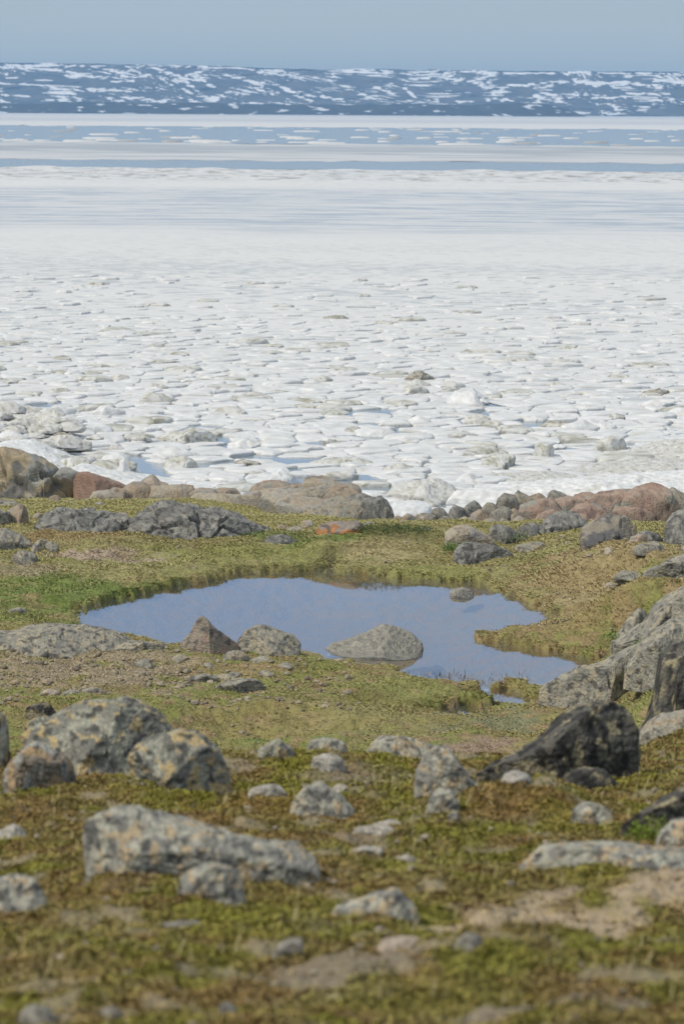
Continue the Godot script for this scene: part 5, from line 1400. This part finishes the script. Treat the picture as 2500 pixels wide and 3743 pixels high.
func grass() -> void:
	var sets := [[], [], []]
	for k in 260000:
		var d := sqrt(lerpf(17.6 * 17.6, 47.5 * 47.5, rng.randf()))
		var x := rng.randf_range(-1, 1) * (0.135 * d + 0.7)
		if d > SD0 and d < 38.4 and shore_at(x, d) < 0.02:
			continue
		var y := ground(x, d)
		if d < 39.0 and y < 0.005:
			continue
		var c := turf_color(x, d)
		var j := rng.randf_range(0.86, 1.18)
		var straw := rng.randf()
		c = Color(c.r * j * 1.2, c.g * j * 1.2, c.b * j * 1.2)
		if straw < 0.12:
			c = c.lerp(Color(.48, .43, .27), 0.4)
		var t := rng.randf_range(0.5, 1.05) * (0.75 + 0.5 * wide.get_noise_2d(x * 1.3, d * 1.3 + 70.0))
		if d > SD0 and d < 38.4:
			t *= 0.35 + 0.65 * sm(0.05, 0.6, shore_at(x, d))
		var near_small := clampf(d / 37.0, 0.45, 1.0)
		sets[k % 3].append([x, y - 0.005, d, rng.randf_range(0.8, 1.3) * near_small, t * near_small, rng.randf() * TAU, c])
	# thicker sedge on the pond's bank
	for k in 60000:
		var x := rng.randf_range(-4.2, 3.6)
		var d := rng.randf_range(28.5, 38.3)
		var s := shore_at(x, d)
		if s < 0.0 or s > 0.16:
			continue
		var y := ground(x, d)
		if y < -0.02:
			continue
		var c := turf_color(x, d).lerp(Color(.27, .25, .10), 0.5)
		var j := rng.randf_range(0.7, 1.3)
		sets[k % 3].append([x, y - 0.01, d, rng.randf_range(0.9, 1.4), rng.randf_range(0.35, 0.8) * (1.0 if shore_at(x, d + 0.1) > s else 0.6), rng.randf() * TAU, Color(c.r * j * 1.2, c.g * j * 1.2, c.b * j * 1.1)])
	scatter("grass", "short yellow green tundra grass around the pond", "grass", tuft(9, 0.035, 0.032, 0.003, 1.0, 1), sets[0])
	scatter("grass", "short yellow green tundra grass around the pond", "grass", tuft(8, 0.04, 0.028, 0.0033, 1.3, 2), sets[1])
	scatter("grass", "short yellow green tundra grass around the pond", "grass", tuft(10, 0.04, 0.04, 0.0028, 0.8, 3), sets[2])
	var near := [[], []]
	var straws := []
	for k in 300000:
		var d := sqrt(lerpf(5.4 * 5.4, 18.5 * 18.5, rng.randf()))
		var x := rng.randf_range(-1, 1) * (0.135 * d + 0.35)
		var c := turf_color(x, d)
		var bare := c.b / maxf(c.r, 0.01)
		if bare > 0.45 and rng.randf() < 0.93:
			continue
		var y := ground(x, d)
		var j := rng.randf_range(0.82, 1.2)
		c = Color(c.r * j * 1.25, c.g * j * 1.25, c.b * j)
		var hue := rng.randf()
		if hue < 0.08:
			c = c.lerp(Color(.28, .28, .05), 0.3)
		elif hue < 0.16:
			c = c.lerp(Color(.32, .19, .09), 0.3)
		near[k % 2].append([x, y - 0.005, d, rng.randf_range(0.7, 1.35), rng.randf_range(0.5, 1.3), rng.randf() * TAU, c])
		if hue > 0.996:
			straws.append([x, y, d, rng.randf_range(0.6, 1.1), rng.randf_range(0.6, 1.4), rng.randf() * TAU, Color(.42, .37, .20) * rng.randf_range(0.7, 1.1)])
	scatter("heath", "low olive and rust coloured heath and moss of the foreground", "heath", heath(14, 0.022, 0.016, 0.009, 4), near[0])
	scatter("heath", "low olive and rust coloured heath and moss of the foreground", "heath", heath(12, 0.02, 0.012, 0.008, 5), near[1])
	scatter("straw", "pale dry grass blades sticking out of the foreground heath", "grass", tuft(5, 0.02, 0.06, 0.002, 0.5, 6), straws)
	# thin reeds and brown weed standing in the near arm of the pond
	var reeds := []
	for k in 420:
		var x := rng.randf_range(0.75, 2.0)
		var d := rng.randf_range(29.4, 30.9)
		if shore_at(x, d) > -0.03:
			continue
		if absf(d - (30.75 - 0.55 * (x - 0.75))) > 0.16 and rng.randf() < 0.75:
			continue
		reeds.append([x, -0.03, d, rng.randf_range(0.7, 1.4), rng.randf_range(0.5, 1.1), rng.randf() * TAU, Color(.24, .17, .08) * rng.randf_range(0.7, 1.2)])
	scatter("reeds", "thin brown reeds standing in the near arm of the pond", "reeds", tuft(3, 0.05, 0.07, 0.0035, 0.7, 8), reeds)
	# loose gravel where the turf is worn through
	var bits := [[], []]
	for k in 2800:
		var x := 0.0
		var d := 0.0
		var pick := rng.randf()
		if pick < 0.36:
			d = rng.randf_range(27.0, 31.3)
			x = rng.randf_range(-4.2, 0.2)
		elif pick < 0.52:
			d = rng.randf_range(31.0, 39.0)
			x = rng.randf_range(1.9, 4.6)
		elif pick < 0.64:
			d = rng.randf_range(37.0, 41.5)
			x = rng.randf_range(-5.0, 5.0)
		else:
			d = sqrt(lerpf(5.6 * 5.6, 15.0 * 15.0, rng.randf()))
			x = rng.randf_range(-1, 1) * 0.13 * d
		if shore_at(x, d) < 0.25:
			continue
		if fractal.get_noise_2d(x * 1.4 + 300.0, d * 1.4) < 0.03:
			continue
		var c := Color(1.35, 1.28, 1.12).lerp(Color(1.4, 1.15, 0.95), rng.randf() * rng.randf()) * rng.randf_range(0.55, 1.25)
		var r := (rng.randf_range(0.012, 0.03) if d > 20.0 else rng.randf_range(0.005, 0.014)) * (1.0 + 1.2 * pow(rng.randf(), 6.0))
		bits[k % 2].append([x, ground(x, d) + r * 0.3, d, r, r * rng.randf_range(0.5, 0.9), rng.randf() * TAU, c])
	for k in 2:
		scatter("gravel", "loose pale gravel scattered over the worn turf", "gravel", loft([-1.0, 0.35, -0.7, 0.8, 0.1, 1.0, 0.75, 0.6, 1.0, 0.25], 0.8, 0.6, 7, 1.2, KINDS["plain"], Vector3.ZERO, 40 + k, 7, 8), bits[k], mats.rock)
